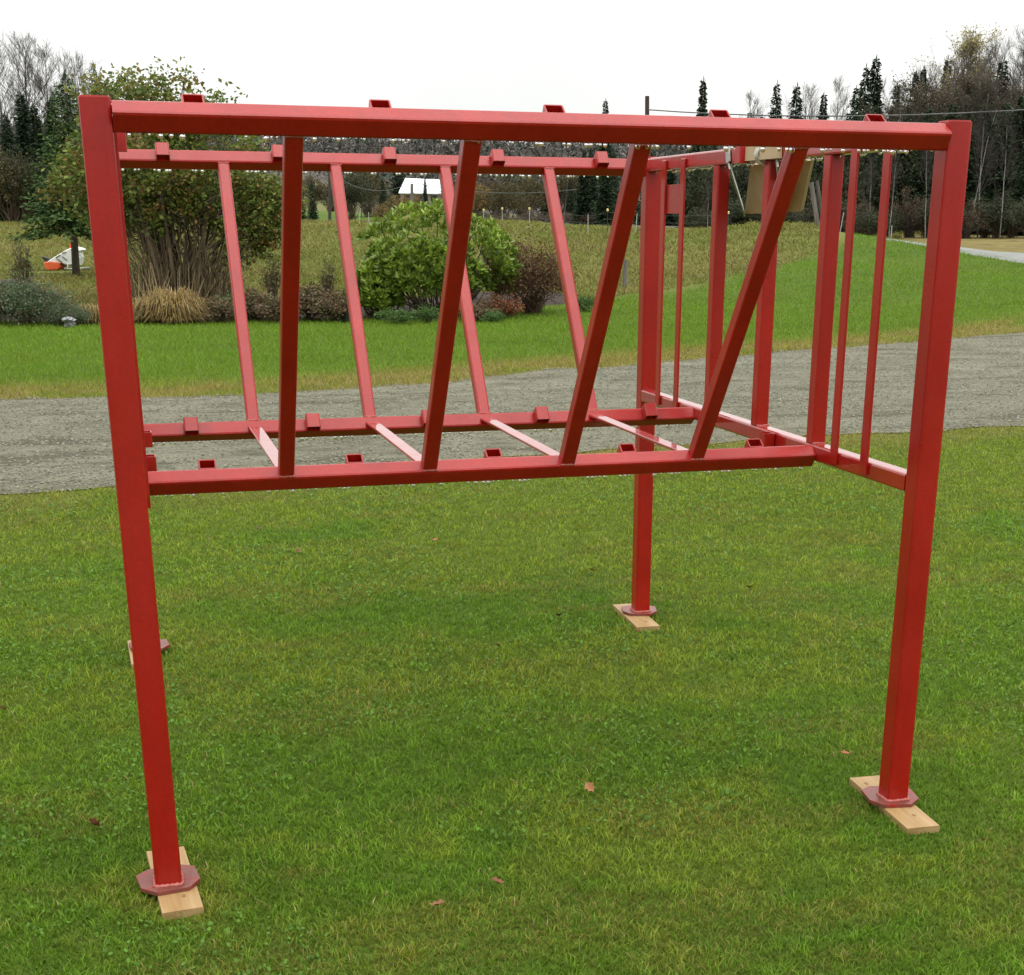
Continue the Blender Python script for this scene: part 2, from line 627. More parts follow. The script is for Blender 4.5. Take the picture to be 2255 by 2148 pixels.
_bp = [ground_hit(px_, py_)[0] for px_, py_ in ((1375, 652), (1496, 638), (1590, 620), (1710, 594), (1800, 565), (1870, 535))]
bed_x = [-60, -20, -2.04, 1.28, 5.28, 9.18] + [q_[0] for q_ in _bp] + [_bp[-1][0] + 12]
bed_y = [27, 25.5, 23.96, 23.3, 24.07, 26.44] + [q_[1] for q_ in _bp] + [_bp[-1][1] + 18]


def y_bed(x):
    return np.interp(x, bed_x, bed_y)


def masks(x, y):
    r = np.hypot(x - CAM[0], y - CAM[1])
    ang = np.degrees(np.arctan2(x - CAM[0], y - CAM[1]))
    fld = sstep(-0.25, 0.45, y - y_bed(x) + (fbm(x, y, 2.0, 21) - .5) * 1.2)
    rd = sstep(49, 52, r) * sstep(24, 27.5, ang)
    far_lawn = sstep(92, 100, r) * (1 - sstep(165, 190, r)) * sstep(6.2, 6.8, ang) * (1 - sstep(9.6, 10.2, ang))
    fld = fld * (1 - far_lawn)
    yf = np.interp(x, far_x, far_y)
    yn = np.interp(x, near_x, near_y)
    dry = np.exp(-((y - yf - 0.75) / 1.0) ** 2) * sstep(.26, .48, fbm(x, y, .9, 31)) * (r < 60)
    dry = np.maximum(dry, np.exp(-((y - yn + 0.35) / 0.55) ** 2) * 0.45 * sstep(.35, .6, fbm(x, y, .7, 32)))
    dry = np.maximum(dry, rd * 0.9 * (r < 75))
    inn = (y > yn - 0.1) & (y < yf + 0.2)
    dry = np.where(inn & (r < 60), 0.9, dry)
    wd = sstep(62, 72, r) * sstep(13, 17, ang) + sstep(94, 104, r) * (1 - sstep(5.0, 6.0, ang)) + sstep(190, 240, r)
    wd = np.clip(wd, 0, 1) * (1 - far_lawn)
    meadow = sstep(300, 330, r) * (1 - sstep(470, 520, r)) * sstep(4.5, 5.5, ang) * (1 - sstep(8.5, 9.5, ang))
    wd = wd * (1 - meadow * .8)
    return np.stack([fld, dry, wd], -1)


angs = np.concatenate([np.arange(-26, 56, 0.25), np.arange(56, 334, 3.0)])
rr_ = np.geomspace(0.4, 2600, 330)
A_, R_ = np.meshgrid(np.radians(angs), rr_, indexing='ij')
GX = CAM[0] + R_ * np.sin(A_)
GY = CAM[1] + R_ * np.cos(A_)
GZ = height(GX, GY)
na, nr = A_.shape
V = np.stack([GX, GY, GZ], -1).reshape(-1, 3)
idx = np.arange(na * nr).reshape(na, nr)
F = np.stack([idx, np.roll(idx, -1, 0)], 0)
Q = np.stack([F[0][:, :-1], F[0][:, 1:], F[1][:, 1:], F[1][:, :-1]], -1).reshape(-1, 4)
ctr = len(V)
V = np.concatenate([V, [[CAM[0], CAM[1], 0.0]]])
gm_ = mesh_np('ground', V, Q, M['ground'], masks(V[:, 0], V[:, 1]), smooth=True)
ground = tag(new_obj('ground', gm_), kind='structure')

# gravel drive
xs = np.concatenate([np.arange(-30, -6, .5), np.arange(-6, 22, .08), np.arange(22, 40, .5)])
ts = np.linspace(0, 1, 44)
yn, yf = y_near(xs), y_far(xs)
DX = np.repeat(xs[:, None], len(ts), 1)
DY = yn[:, None] + (yf - yn)[:, None] * ts[None, :]
DZ = height(DX, DY) + 0.006 + 0.03 * (fbm(DX, DY, 1.4, 41) - .35) * np.sin(np.pi * ts)[None, :] ** .5
DZ = np.maximum(DZ, height(DX, DY) + 0.004)
idx = np.arange(DX.size).reshape(DX.shape)
Q = np.stack([idx[:-1, :-1], idx[1:, :-1], idx[1:, 1:], idx[:-1, 1:]], -1).reshape(-1, 4)
tag(new_obj('gravel_drive', mesh_np('gravel_drive', np.stack([DX, DY, DZ], -1).reshape(-1, 3), Q, M['gravel'], smooth=True)), kind='structure')

# far road on the right
rc = [azim(px, d) for px, d in [(1905, 51.5), (1930, 50.3), (1960, 49.3), (2100, 47), (2255, 45.4), (2500, 43.5), (3000, 42), (3600, 43)]]
rc = np.array(rc)
tt = np.linspace(0, len(rc) - 1, 90)
cx = np.interp(tt, range(len(rc)), rc[:, 0])
cyy = np.interp(tt, range(len(rc)), rc[:, 1])
tx, ty = np.gradient(cx), np.gradient(cyy)
ln = np.hypot(tx, ty)
nx_, ny_ = -ty / ln, tx / ln
RXs = cx[:, None] + nx_[:, None] * np.array([-3.0, -2.4, -1.2, 0, 1.2, 2.4, 3.0])[None, :]
RYs = cyy[:, None] + ny_[:, None] * np.array([-3.0, -2.4, -1.2, 0, 1.2, 2.4, 3.0])[None, :]
RZs = height(RXs, RYs) + 0.03
RZs[:, 0] -= .3
RZs[:, -1] -= .3
idx = np.arange(RXs.size).reshape(RXs.shape)
Q = np.stack([idx[:-1, :-1], idx[1:, :-1], idx[1:, 1:], idx[:-1, 1:]], -1).reshape(-1, 4)
tag(new_obj('road', mesh_np('road', np.stack([RXs, RYs, RZs], -1).reshape(-1, 3), Q, M['road'], smooth=True)), kind='structure')

# mulched flower bed behind the far lawn
xs = np.arange(-9, 9.7, .12)
ts = np.linspace(0, 1, 26)
BX = np.repeat(xs[:, None], len(ts), 1)
BY = y_bed(xs)[:, None] + (fbm(xs, xs * 0, 1.1, 51) - .4)[:, None] * .3 + 3.4 * ts[None, :]
BZ = height(BX, BY) + 0.004 + (0.04 + .14 * fbm(BX, BY, .5, 52)) * np.sin(np.pi * np.clip(ts, 0, 1))[None, :] ** .6
idx = np.arange(BX.size).reshape(BX.shape)
Q = np.stack([idx[:-1, :-1], idx[1:, :-1], idx[1:, 1:], idx[:-1, 1:]], -1).reshape(-1, 4)
tag(new_obj('flower_bed', mesh_np('flower_bed', np.stack([BX, BY, BZ], -1).reshape(-1, 3), Q, M['mulch'], smooth=True)), kind='structure')

# ------------------------------------------------------------------ the red steel frame
S = 0.07          # post tube
WID, DEP, HGT = 2.24797, 2.39411, 1.93671
Z1, Z2, SR = 0.99853, 1.93316, 0.05234
YC, ZC, TH, LB, B = 0.01686, 1.89525, 0.60884, 1.13816, 0.05263
CT, ST = math.cos(TH), math.sin(TH)
BAR = 0.044
bar_x = [0.472, 0.899, 1.334, 1.764]
pocket_x = [0.250, 0.681, 1.110, 1.547, 1.985]

frame = empty('steel_rack', (WID / 2, DEP / 2, 0), 'large red square-tube steel rack standing on the lawn', 'rack')
frame.location = (0, 0, Z0)


def rounded(size_a, size_b, r=0.006, seg=2):
    pts = []
    for (sx, sy, a0) in ((1, 1, 0), (-1, 1, 90), (-1, -1, 180), (1, -1, 270)):
        for k in range(seg + 1):
            a = math.radians(a0 + 90 * k / seg)
            pts.append((sx * (size_a / 2 - r) + r * math.cos(a), sy * (size_b / 2 - r) + r * math.sin(a)))
    return pts


def tube_mesh(mb, A, Bp, sa, sb, na_, r=0.006):
    """square tube from A to Bp; na_ = direction of side a"""
    A = np.array(A, float)
    Bp = np.array(Bp, float)
    d = Bp - A
    d /= np.linalg.norm(d)
    na_ = np.array(na_, float)
    na_ -= d * (na_ @ d)
    na_ /= np.linalg.norm(na_)
    nb_ = np.cross(d, na_)
    pr = rounded(sa, sb, r)
    mb.prism([A + na_ * p[0] + nb_ * p[1] for p in pr], [Bp + na_ * p[0] + nb_ * p[1] for p in pr])


def tube(name, A, Bp, sa, sb, na_, parent=frame, mat='paint', r=0.006):
    mb = MB()
    tube_mesh(mb, A, Bp, sa, sb, na_, r)
    return mb.build(name, M[mat], parent)


def weld_line(A, Bp, parent, rad=0.0035):
    A = np.array(A, float)
    Bp = np.array(Bp, float)
    mb = MB()
    n = max(4, int(np.linalg.norm(Bp - A) / 0.006))
    pts = [A + (Bp - A) * k / n + rng.normal(0, .0006, 3) for k in range(n + 1)]
    mb.tube(pts, [rad * (0.8 + .5 * ((k % 2))) for k in range(n + 1)], 6)
    return mb.build('weld_bead', M['weld'], parent, True)


posts = []
corner = [(S / 2, S / 2), (WID - S / 2, S / 2), (WID - S / 2, DEP - S / 2), (S / 2, DEP - S / 2)]
plate_rot = [8, -10, -14, 6]
for k, (x, y) in enumerate(corner):
    p = tube('post', (x, y, 0), (x, y, HGT - 0.004), S, S, (1, 0, 0), r=0.008)
    posts.append(p)
    mb = MB()
    pr = rounded(S - .004, S - .004, .008)
    mb.prism([(x + a, y + c, HGT - 0.004) for a, c in pr], [(x + a * .97, y + c * .97, HGT) for a, c in pr])
    mb.build('end_cap', M['paint'], p)
    # foot plate: square with clipped corners, two edges turned up a little
    h, cc, a0 = 0.078, 0.036, math.radians(plate_rot[k])
    oc = [(h, -h + cc), (h, h - cc), (h - cc, h), (-h + cc, h), (-h, h - cc), (-h, -h + cc), (-h + cc, -h), (h - cc, -h)]

    def rot(q):
        return (x + q[0] * math.cos(a0) - q[1] * math.sin(a0), y + .018 + q[0] * math.sin(a0) + q[1] * math.cos(a0))
    mb = MB()
    top = [(*rot(q), 0.004 * (abs(q[0]) > h - .001)) for q in oc]
    bot = [(*rot(q), -0.010 + 0.004 * (abs(q[0]) > h - .001)) for q in oc]
    mb.prism(bot, top)
    fp = mb.build('foot_plate', M['paint_worn'], p)
    tag(fp, 'worn foot plate with clipped corners and bare grey patches')
    e = S / 2
    for (a, c) in (((-e, -e), (e, -e)), ((e, -e), (e, e)), ((-e, e), (-e, -e))):
        weld_line((x + a[0], y + a[1], 0.003), (x + c[0], y + c[1], 0.003), p, 0.0055)

nf = np.array([0, -CT, -ST])
ntp = np.array([0, -ST, CT])
ni = np.array([0, -CT, ST])
nb = np.array([0, -ST, -CT])
drop_lines = []
wall = 0.004


def beam(name, y, z, n_out, x0, x1, edge_n):
    o = tube(name, (x0, y, z), (x1, y, z), B, B, n_out, r=0.007)
    drop_lines.append((o, (x0, y, z), (x1, y, z), edge_n))
    return o


def lower_c(y, z, sgn):
    return y + sgn * LB * ST, z - LB * CT


yl, zl = lower_c(YC, ZC, 1)
front_top = beam('top_beam', YC, ZC, nf, S + .001, WID - S - .001, nf - ntp)
front_low = beam('lower_rail', yl, zl, nf, S + .001, WID - S - .001, nf - ntp)
rear_top = beam('top_beam', DEP - YC, ZC, ni, S + .001, WID - S - .001, -ni + nb)
rear_low = beam('lower_rail', DEP - yl, zl, ni, S + .001, WID - S - .001, -ni + nb)

for xb in bar_x:
    d = np.array([0, ST, -CT])
    a0 = np.array([xb, YC, ZC]) + d * (B / 2 + .0005)
    a1 = np.array([xb, yl, zl]) - d * (B / 2 + .0005)
    o = tube('slanted_bar', a0, a1, BAR, BAR, (1, 0, 0))
    off = nf * (BAR / 2)
    weld_line(a1 + off + np.array([-BAR / 2, 0, 0]), a1 + off + np.array([BAR / 2, 0, 0]), o)
    weld_line(a0 + off + np.array([-BAR / 2, 0, 0]), a0 + off + np.array([BAR / 2, 0, 0]), o, .0025)
    d = np.array([0, -ST, -CT])
    a0 = np.array([xb, DEP - YC, ZC]) + d * (B / 2 + .0005)
    a1 = np.array([xb, DEP - yl, zl]) - d * (B / 2 + .0005)
    o = tube('slanted_bar', a0, a1, BAR, BAR, (1, 0, 0))
    off = ni * (BAR / 2)
    weld_line(a1 + off + np.array([-BAR / 2, 0, 0]), a1 + off + np.array([BAR / 2, 0, 0]), o)
    weld_line(a0 + off + np.array([-BAR / 2, 0, 0]), a0 + off + np.array([BAR / 2, 0, 0]), o, .0025)
    # flat cross strap between the two lower rails
    ya = yl + B / 2 * CT + .002
    tube('floor_strap', (xb, ya, .978), (xb, DEP - ya, .978), BAR, .009, (1, 0, 0), r=.002, mat='paint_wet')

# stake pockets: short open-ended tubes, plugged within to look dark, welded on the inner side of the four long rails
def pocket(xc, y, z, n_in, u, parent=frame, w=0.050, dpt=0.039, L=0.053, name='stake_pocket', shift=-0.002):
    n_in = np.array(n_in, float)
    u = np.array(u, float)
    c = np.array([xc, y, z]) + n_in * (B / 2 + dpt / 2 + .0008) + u * shift
    side = np.cross(n_in, u)
    o2 = rounded(w, dpt, .005, 2)
    i2 = rounded(w - 2 * wall, dpt - 2 * wall, .002, 2)

    def P_(q, h):
        return c + side * q[0] + n_in * q[1] + u * h
    n = len(o2)
    v = [P_(q, -L / 2) for q in o2] + [P_(q, L / 2) for q in o2] + [P_(q, -L / 2) for q in i2] + [P_(q, L / 2) for q in i2]
    f = []
    for k in range(n):
        j = (k + 1) % n
        f.append((k, j, n + j, n + k))
        f.append((3 * n + k, 3 * n + j, 2 * n + j, 2 * n + k))
        f.append((n + k, n + j, 3 * n + j, 3 * n + k))
        f.append((2 * n + k, 2 * n + j, j, k))
    v += [P_(q, -L / 2 + .012) for q in i2]  # plug across the bore, added to keep light out of the pocket
    f.append(tuple(4 * n + k for k in range(n)))
    return new_obj(name, mesh_py(name, v, f, M['paint']), parent)


for xp in pocket_x:
    pocket(xp, YC, ZC, -nf, ntp, shift=-.007)
    pocket(xp, yl, zl, -nf, ntp, shift=-.004)
    pocket(xp, DEP - YC, ZC, ni, -nb)
    pocket(xp, DEP - yl, zl, ni, -nb)

# end frames
for side in (1, 0):
    xi = WID - S if side else S
    sg = 1 if side else -1
    xc = xi + sg * SR / 2
    for zt in (Z1, Z2 - .003):
        o = tube('end_rail', (xc, S + .001, zt - SR / 2), (xc, DEP - S - .001, zt - SR / 2), SR, SR, (1, 0, 0), r=.007, mat='paint_wet')
        drop_lines.append((o, (xc, S, zt - SR / 2), (xc, DEP - S, zt - SR / 2), np.array([0, 0, -1.4])))
    for yb in (1.594, 1.148, 0.700):
        o = tube('upright_bar', (xc, yb, Z1 + .0005), (xc, yb, Z2 - SR - .0035), .048, .052, (1, 0, 0))
        weld_line((xi + sg * .003, yb - .026, Z1 + .001), (xi + sg * .05, yb - .026, Z1 + .001), o)
    for yb in (2.108, 1.900, 0.505, 0.308):
        xf = xi - sg * .0048
        o = tube('flat_bar', (xf, yb, Z1 - SR * .72), (xf, yb, Z2 - SR * .45), .008, .042, (1, 0, 0), r=.0015)
        weld_line((xf, yb - .018, Z2 - SR * .45), (xf, yb + .018, Z2 - SR * .45), o, .0045)
    tube('latch_plate', (xi + sg * .004, 2.087, 1.768), (xi + sg * .004, 1.921, 1.768), .006, .108, (1, 0, 0), r=.001)
    pocket(xi + sg * SR / 2, 1.30, Z2 - SR / 2 - .003, (-sg, 0, 0), (0, 0, 1), w=.05, dpt=.04)
    pocket(xi + sg * SR / 2, .975, Z1 - SR / 2, (-sg, 0, 0), (0, 0, 1), w=.05, dpt=.04, L=.05)
    if not side:
        pocket(xi + sg * SR / 2, 1.52, Z1 - SR / 2, (-sg, 0, 0), (0, 0, 1), w=.05, dpt=.04, L=.05)

# water drops hanging in rows from the lower edges
ico_v, ico_f = [], []
for i in range(5):
    for k in range(7):
        ph = math.pi * i / 4
        ico_v.append((math.sin(ph) * math.cos(2 * math.pi * k / 7), math.sin(ph) * math.sin(2 * math.pi * k / 7), math.cos(ph) * 1.15))
for i in range(4):
    for k in range(7):
        ico_f.append((i * 7 + k, i * 7 + (k + 1) % 7, (i + 1) * 7 + (k + 1) % 7, (i + 1) * 7 + k))
for (o, a, bb_, en) in drop_lines:
    a = np.array(a)
    bb_ = np.array(bb_)
    off = en * B / 2 * 0.93
    if abs(en[0]) + abs(en[1]) < 1e-6:
        off = np.array([0, 0, -SR / 2])
    L = np.linalg.norm(bb_ - a)
    mb = MB()
    s_ = 0.03
    while s_ < L - .03:
        if rng.random() < 0.85:
            r_ = 0.0036 + 0.004 * rng.random() ** 1.5
            c = a + (bb_ - a) * s_ / L + off + np.array([0, 0, -r_ * .75])
            mb.add([c + np.array(q) * r_ for q in ico_v], ico_f)
        s_ += rng.choice([.011, .013, .016, .024, .045, .085])
    d_ = mb.build('water_drops', M['drop'], o, True)
    d_['kind'] = 'stuff'
    d_['label'] = 'row of clear rain drops hanging from the edge'

# planks under the four feet
planks = [((0.049, 0.073), 4.5, 'light pine plank under the near left post of the red rack', 0.405),
          ((2.213, 0.032), -3.5, 'light pine plank under the near right post of the red rack', 0.415),
          ((2.180, 2.328), -3.0, 'light pine plank under the far right post of the red rack', 0.405),
          ((0.006, 2.325), 2.0, 'light pine plank under the far left post of the red rack', 0.36)]
plank_rect = []
for (c, a, lab, L) in planks:
    e = empty('wood_plank', (c[0], c[1], 0), lab, 'plank', 'planks under the feet of the rack')
    e.rotation_euler = (0, 0, math.radians(a))
    mb = MB()
    tube_mesh(mb, (0, -L / 2, Z0 - .0105 - .012), (0, L / 2, Z0 - .0105 - .012), .105, .0235, (1, 0, 0), .002)
    mb.build('board', M['plank'], e)
    for (kx, ky) in ((.012, -.12), (-.02, .15)):
        mb = MB()
        ring = [(kx + .006 * math.cos(q), ky + .009 * math.sin(q)) for q in np.linspace(0, 2 * math.pi, 10, endpoint=False)]
        mb.prism([(q[0], q[1], Z0 - .0112) for q in ring], [(q[0], q[1], Z0 - .0099) for q in ring])
        mb.build('knot', M['knot'], e)
    plank_rect.append((c, math.radians(a), .105 / 2, L / 2))

# board strapped to the right end rail
pz = Z0
hb = empty('strapped_board', (WID - .02, 1.2, 1.9), 'tan board strapped under the top rail of the right end frame', 'board')
xtop, xbot = WID + .012, WID + .10
q = [onplane(1656, 362, (xtop, 0, 0), (1, 0, 0)), onplane(1790, 352, (xtop, 0, 0), (1, 0, 0)),
     onplane(1766, 464, (xbot, 0, 0), (1, 0, 0)), onplane(1643, 470, (xbot, 0, 0), (1, 0, 0))]


def slab(name, quad, thick, mat, parent):
    quad = [np.array(v) for v in quad]
    n = np.cross(quad[1] - quad[0], quad[3] - quad[0])
    n /= np.linalg.norm(n)
    mb = MB()
    base = np.array(parent.location)
    mb.prism([v - n * thick / 2 - base for v in quad], [v + n * thick / 2 - base for v in quad])
    return mb.build(name, M[mat], parent)


slab('panel', q, .014, 'card', hb)
xr = WID - S - .012
slab('cross_piece', [onplane(1628, 326, (xr, 0, 0), (1, 0, 0)), onplane(1716, 318, (xr, 0, 0), (1, 0, 0)),
                     onplane(1716, 349, (xr, 0, 0), (1, 0, 0)), onplane(1628, 357, (xr, 0, 0), (1, 0, 0))], .020, 'card', hb)


def strap(pts, w, parent, name='metal_strap', mat='galv', th=.003):
    base = np.array(parent.location)
    mb = MB()
    for a, c in zip(pts[:-1], pts[1:]):
        tube_mesh(mb, np.array(a) - base, np.array(c) - base, .006, w, (1, 0, 0), .0008)
    return mb.build(name, M[mat], parent)


xq = WID - S - .006
s0 = onplane(1602, 322, (xq, 0, 0), (1, 0, 0))
s1 = onplane(1604, 358, (xq, 0, 0), (1, 0, 0))
strap([s0, s1], .030, hb)
strap([s1, q[3] + np.array([-.012, 0, .01])], .055, hb)
s2 = onplane(1711, 352, (xr, 0, 0), (1, 0, 0))
strap([s2, q[3] * .32 + q[2] * .68 + np.array([-.014, 0, .0])], .05, hb)
mb = MB()
base = np.array(hb.location)
for dy in (-.012, -.004, .004, .012):
    cy0 = onplane(1674, 338, (xr, 0, 0), (1, 0, 0))
    ring = []
    for k in range(9):
        a = 2 * math.pi * k / 8
        ring.append(cy0 - base + np.array([.018 + .034 * math.cos(a), dy, -.002 + .036 * math.sin(a)]))
    mb.tube(ring, .0035, 6)
mb.build('cord_lashing', M['cord'], hb, True)

# ------------------------------------------------------------------ grass
def blades(name, pts, hgt, wid, colr, mat, lean=0.6, segs=2, seed=1, label=None):
    """bent blades: 5 verts, 3 tris each (segs 2) or 3 verts, 1 tri (segs 1)"""
    r = np.random.default_rng(seed)
    n = len(pts)
    az = r.random(n) * 2 * math.pi
    fx, fy = np.cos(az), np.sin(az)
    az2 = r.random(n) * 2 * math.pi
    ln = lean * (0.25 + r.random(n)) * hgt
    lx, ly = np.cos(az2) * ln, np.sin(az2) * ln
    w2 = (wid / 2)
    base = np.asarray(pts)
    side = np.stack([fx * w2, fy * w2, np.zeros(n)], -1)
    if segs == 2:
        mid = base + np.stack([lx * .35, ly * .35, hgt * .6], -1)
        tip = base + np.stack([lx, ly, hgt * (1 - .25 * lean * r.random(n))], -1)
        V = np.stack([base - side, base + side, mid - side * .8, mid + side * .8, tip], 1).reshape(-1, 3)
        i = (np.arange(n) * 5)[:, None]
        F = np.concatenate([i + [0, 1, 3], i + [0, 3, 2], i + [2, 3, 4]], 0)
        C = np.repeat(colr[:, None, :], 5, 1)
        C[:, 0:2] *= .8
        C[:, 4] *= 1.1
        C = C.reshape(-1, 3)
    else:
        tip = base + np.stack([lx, ly, hgt], -1)
        V = np.stack([base - side, base + side, tip], 1).reshape(-1, 3)
        i = (np.arange(n) * 3)[:, None]
        F = i + [0, 1, 2]
        C = np.repeat(colr, 3, 0)
    return mesh_np(name, V, F, mat, C)


def polar_pts(r0, r1, a0, a1, rho0, rref, powr, seed):
    r = np.random.default_rng(seed)
    g = np.linspace(r0, r1, 400)
    dens = rho0 * (rref / g) ** powr * g
    cum = np.concatenate([[0], np.cumsum((dens[1:] + dens[:-1]) / 2 * np.diff(g))])
    n = int(cum[-1] * math.radians(a1 - a0))
    rad = np.interp(r.random(n) * cum[-1], cum, g)
    ang = np.radians(a0 + (a1 - a0) * r.random(n))
    return CAM[0] + rad * np.sin(ang), CAM[1] + rad * np.cos(ang), rad


def in_plank(x, y, grow=0.004):
    out = np.zeros(len(x), bool)
    for (c, a, hw, hl) in plank_rect:
        dx, dy = x - c[0], y - c[1]
        u = dx * math.cos(a) + dy * math.sin(a)
        v = -dx * math.sin(a) + dy * math.cos(a)
        out |= (abs(u) < hw + grow) & (abs(v) < hl + grow)
    return out


def lawn_colour(x, y, seed):
    r = np.random.default_rng(seed)
    n = len(x)
    a = fbm(x, y, 1.5, 61)
    c = fbm(x, y, .45, 62)
    e = fbm(x, y, .22, 63)
    green = np.array([0.098, 0.186, 0.013])
    lush = np.array([0.132, 0.222, 0.016])
    yel = np.array([0.218, 0.242, 0.026])
    tan = np.array([0.21, 0.165, 0.040])
    k1 = sstep(.38, .62, a * .6 + c * .4)[:, None]
    col = green * (1 - k1) + lush * k1
    bias = 0.24 * sstep(1.5, 5.5, y) - .09 * (1 - sstep(-.6, 1.6, y))
    k2 = (sstep(.48, .66, fbm(x, y, .9, 65) * .6 + e * .4 + bias) * .58)[:, None]
    col = col * (1 - k2) + yel * k2
    k3 = (sstep(.57, .70, fbm(x, y * 2.2, .55, 66)) * .6)[:, None] * (r.random(n) < .55)[:, None]
    col = col * (1 - k3) + tan * k3
    dead = (r.random(n) < .012)[:, None]
    col = np.where(dead, np.array([0.30, 0.23, 0.10]), col)
    mk = masks(x, y)
    kd = (np.clip(mk[:, 1] * 1.1, 0, 1) * (r.random(n) < .85))[:, None]
    kd = kd * .85
    col = col * (1 - kd) + np.array([0.235, 0.195, 0.055]) * kd
    tuft = .86 + .36 * sstep(.25, .75, vnoise(x, y, .035, 33) * .65 + vnoise(x, y, .08, 34) * .35)
    return col * (tuft * (0.84 + .66 * r.random(n)))[:, None]


def on_drive(x, y, e=0.0):
    return (y > y_near(x) + e) & (y < y_far(x) - e)


# near lawn
x, y, r_ = polar_pts(2.2, 15.5, -13, 43, 27000, 3.0, 1.65, 71)
k = ~in_plank(x, y) & (y < y_far(x) - .5) & (~on_drive(x, y, .0) | ((rng.random(len(x)) < .10) & ~on_drive(x, y, .22)))
x, y, r_ = x[k], y[k], r_[k]
sc = (r_ / 3.0) ** .55
hgt = (0.009 + .015 * rng.random(len(x))) * (.75 + .5 * fbm(x, y, .35, 64)) * (.75 + .5 * sstep(.2, .8, vnoise(x, y, .035, 33) * .65 + vnoise(x, y, .08, 34) * .35)) * (1 + .12 * (sc - 1))
gc = lawn_colour(x, y, 5)
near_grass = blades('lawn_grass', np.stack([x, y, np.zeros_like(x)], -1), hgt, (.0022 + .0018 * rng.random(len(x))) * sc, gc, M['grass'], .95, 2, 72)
tag(new_obj('lawn_grass', near_grass), 'short wet lawn grass under and around the red rack', 'grass', kind='stuff')

# clover and small broad leaves among the grass
x, y, r_ = polar_pts(2.2, 9.8, -13, 43, 1500, 3.0, 1.3, 73)
k = (fbm(x, y, .6, 67) > .54) & ~in_plank(x, y, .01) & ~on_drive(x, y)
x, y, r_ = x[k], y[k], r_[k]
n = len(x)
s_ = (.003 + .0032 * rng.random(n)) * (r_ / 3) ** .4
zc = .008 + .020 * rng.random(n)
a_ = rng.random(n) * 6.283
tilt = rng.normal(0, .5, n)
tilt2 = rng.normal(0, .5, n)
V = []
for kk in range(5):
    t_ = a_ + kk * 2 * math.pi / 5
    dx, dy = np.cos(t_) * s_, np.sin(t_) * s_
    V.append(np.stack([x + dx, y + dy, zc + dx * tilt + dy * tilt2], -1))
V = np.stack(V, 1).reshape(-1, 3)
F = (np.arange(n) * 5)[:, None] + np.arange(5)
cc = np.array([0.100, 0.205, 0.026]) * (.7 + .7 * rng.random(n))[:, None]
tag(new_obj('clover', mesh_np('clover', V, F, M['grass'], np.repeat(cc, 5, 0))), 'small clover leaves scattered through the near lawn', 'clover', kind='stuff')

# far lawn beyond the drive and the bank on the right
x, y, r_ = polar_pts(11.5, 56, -9, 43, 2300, 11.0, 1.75, 74)
mk = masks(x, y)
k = (y > y_far(x) - .1) & (rng.random(len(x)) > mk[:, 0] * 1.2) & ~((r_ > np.interp(np.degrees(np.arctan2(x - CAM[0], y - CAM[1])), [27, 29, 33.8, 43], [48, 46.2, 42.6, 39.8])) & (np.degrees(np.arctan2(x - CAM[0], y - CAM[1])) > 27))
x, y, r_ = x[k], y[k], r_[k]
z = height(x, y)
gc = lawn_colour(x, y, 6)
lush = np.array([.130, .248, .018])
kl = (sstep(.9, 2.3, y - np.interp(x, far_x, far_y)) * .72)[:, None]
gc = gc * (1 - kl) + lush * kl * (.75 + .5 * rng.random(len(x)))[:, None] * (.8 + .4 * fbm(x, y * 1.6, 1.6, 68))[:, None]
hgt = (.022 + .03 * rng.random(len(x))) * (1 + .012 * r_)
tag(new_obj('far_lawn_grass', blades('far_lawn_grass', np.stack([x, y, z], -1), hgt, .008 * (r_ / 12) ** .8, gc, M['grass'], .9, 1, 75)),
    'bright green mown grass beyond the gravel drive', 'grass', kind='stuff')

# rough field grass
SLED = ground_hit(138, 597)[0]
x, y, r_ = polar_pts(26, 105, -9, 43, 330, 28, 1.5, 76)
mk = masks(x, y)
az_ = np.degrees(np.arctan2(x - CAM[0], y - CAM[1]))
k = (mk[:, 0] > rng.random(len(x))) & (mk[:, 2] < .6) & ~((r_ > 40.5) & (r_ < 52) & (az_ > 26.5)) & (y > y_bed(x) + np.where(x < 9.5, 3.0, .1)) & (np.hypot((x - SLED[0]) , (y - SLED[1] + 1.5) * .5) > 1.1)
x, y, r_ = x[k], y[k], r_[k]
z = height(x, y)
n = len(x)
w1 = fbm(x, y, 3.0, 81)
w2 = fbm(x, y, 1.2, 82)
c1, c2, c3 = np.array([.185, .205, .040]), np.array([.245, .222, .062]), np.array([.19, .175, .058])
kk = sstep(.36, .64, w1 * .55 + w2 * .45)[:, None]
col = (c1 * (1 - kk) + c2 * kk)
br = (rng.random(n) < .04 + .10 * (fbm(x, y, 2.4, 83) > .6))[:, None]
col = np.where(br, np.array([.15, .10, .045]), col) * (.78 + .4 * rng.random(n))[:, None]
hgt = (.05 + .15 * rng.random(n) ** 2) * (.5 + 1.0 * w2)
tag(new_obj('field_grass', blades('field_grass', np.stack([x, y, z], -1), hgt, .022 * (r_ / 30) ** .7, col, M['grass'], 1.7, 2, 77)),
    'long faded field grass behind the flower bed', 'grass', kind='stuff')

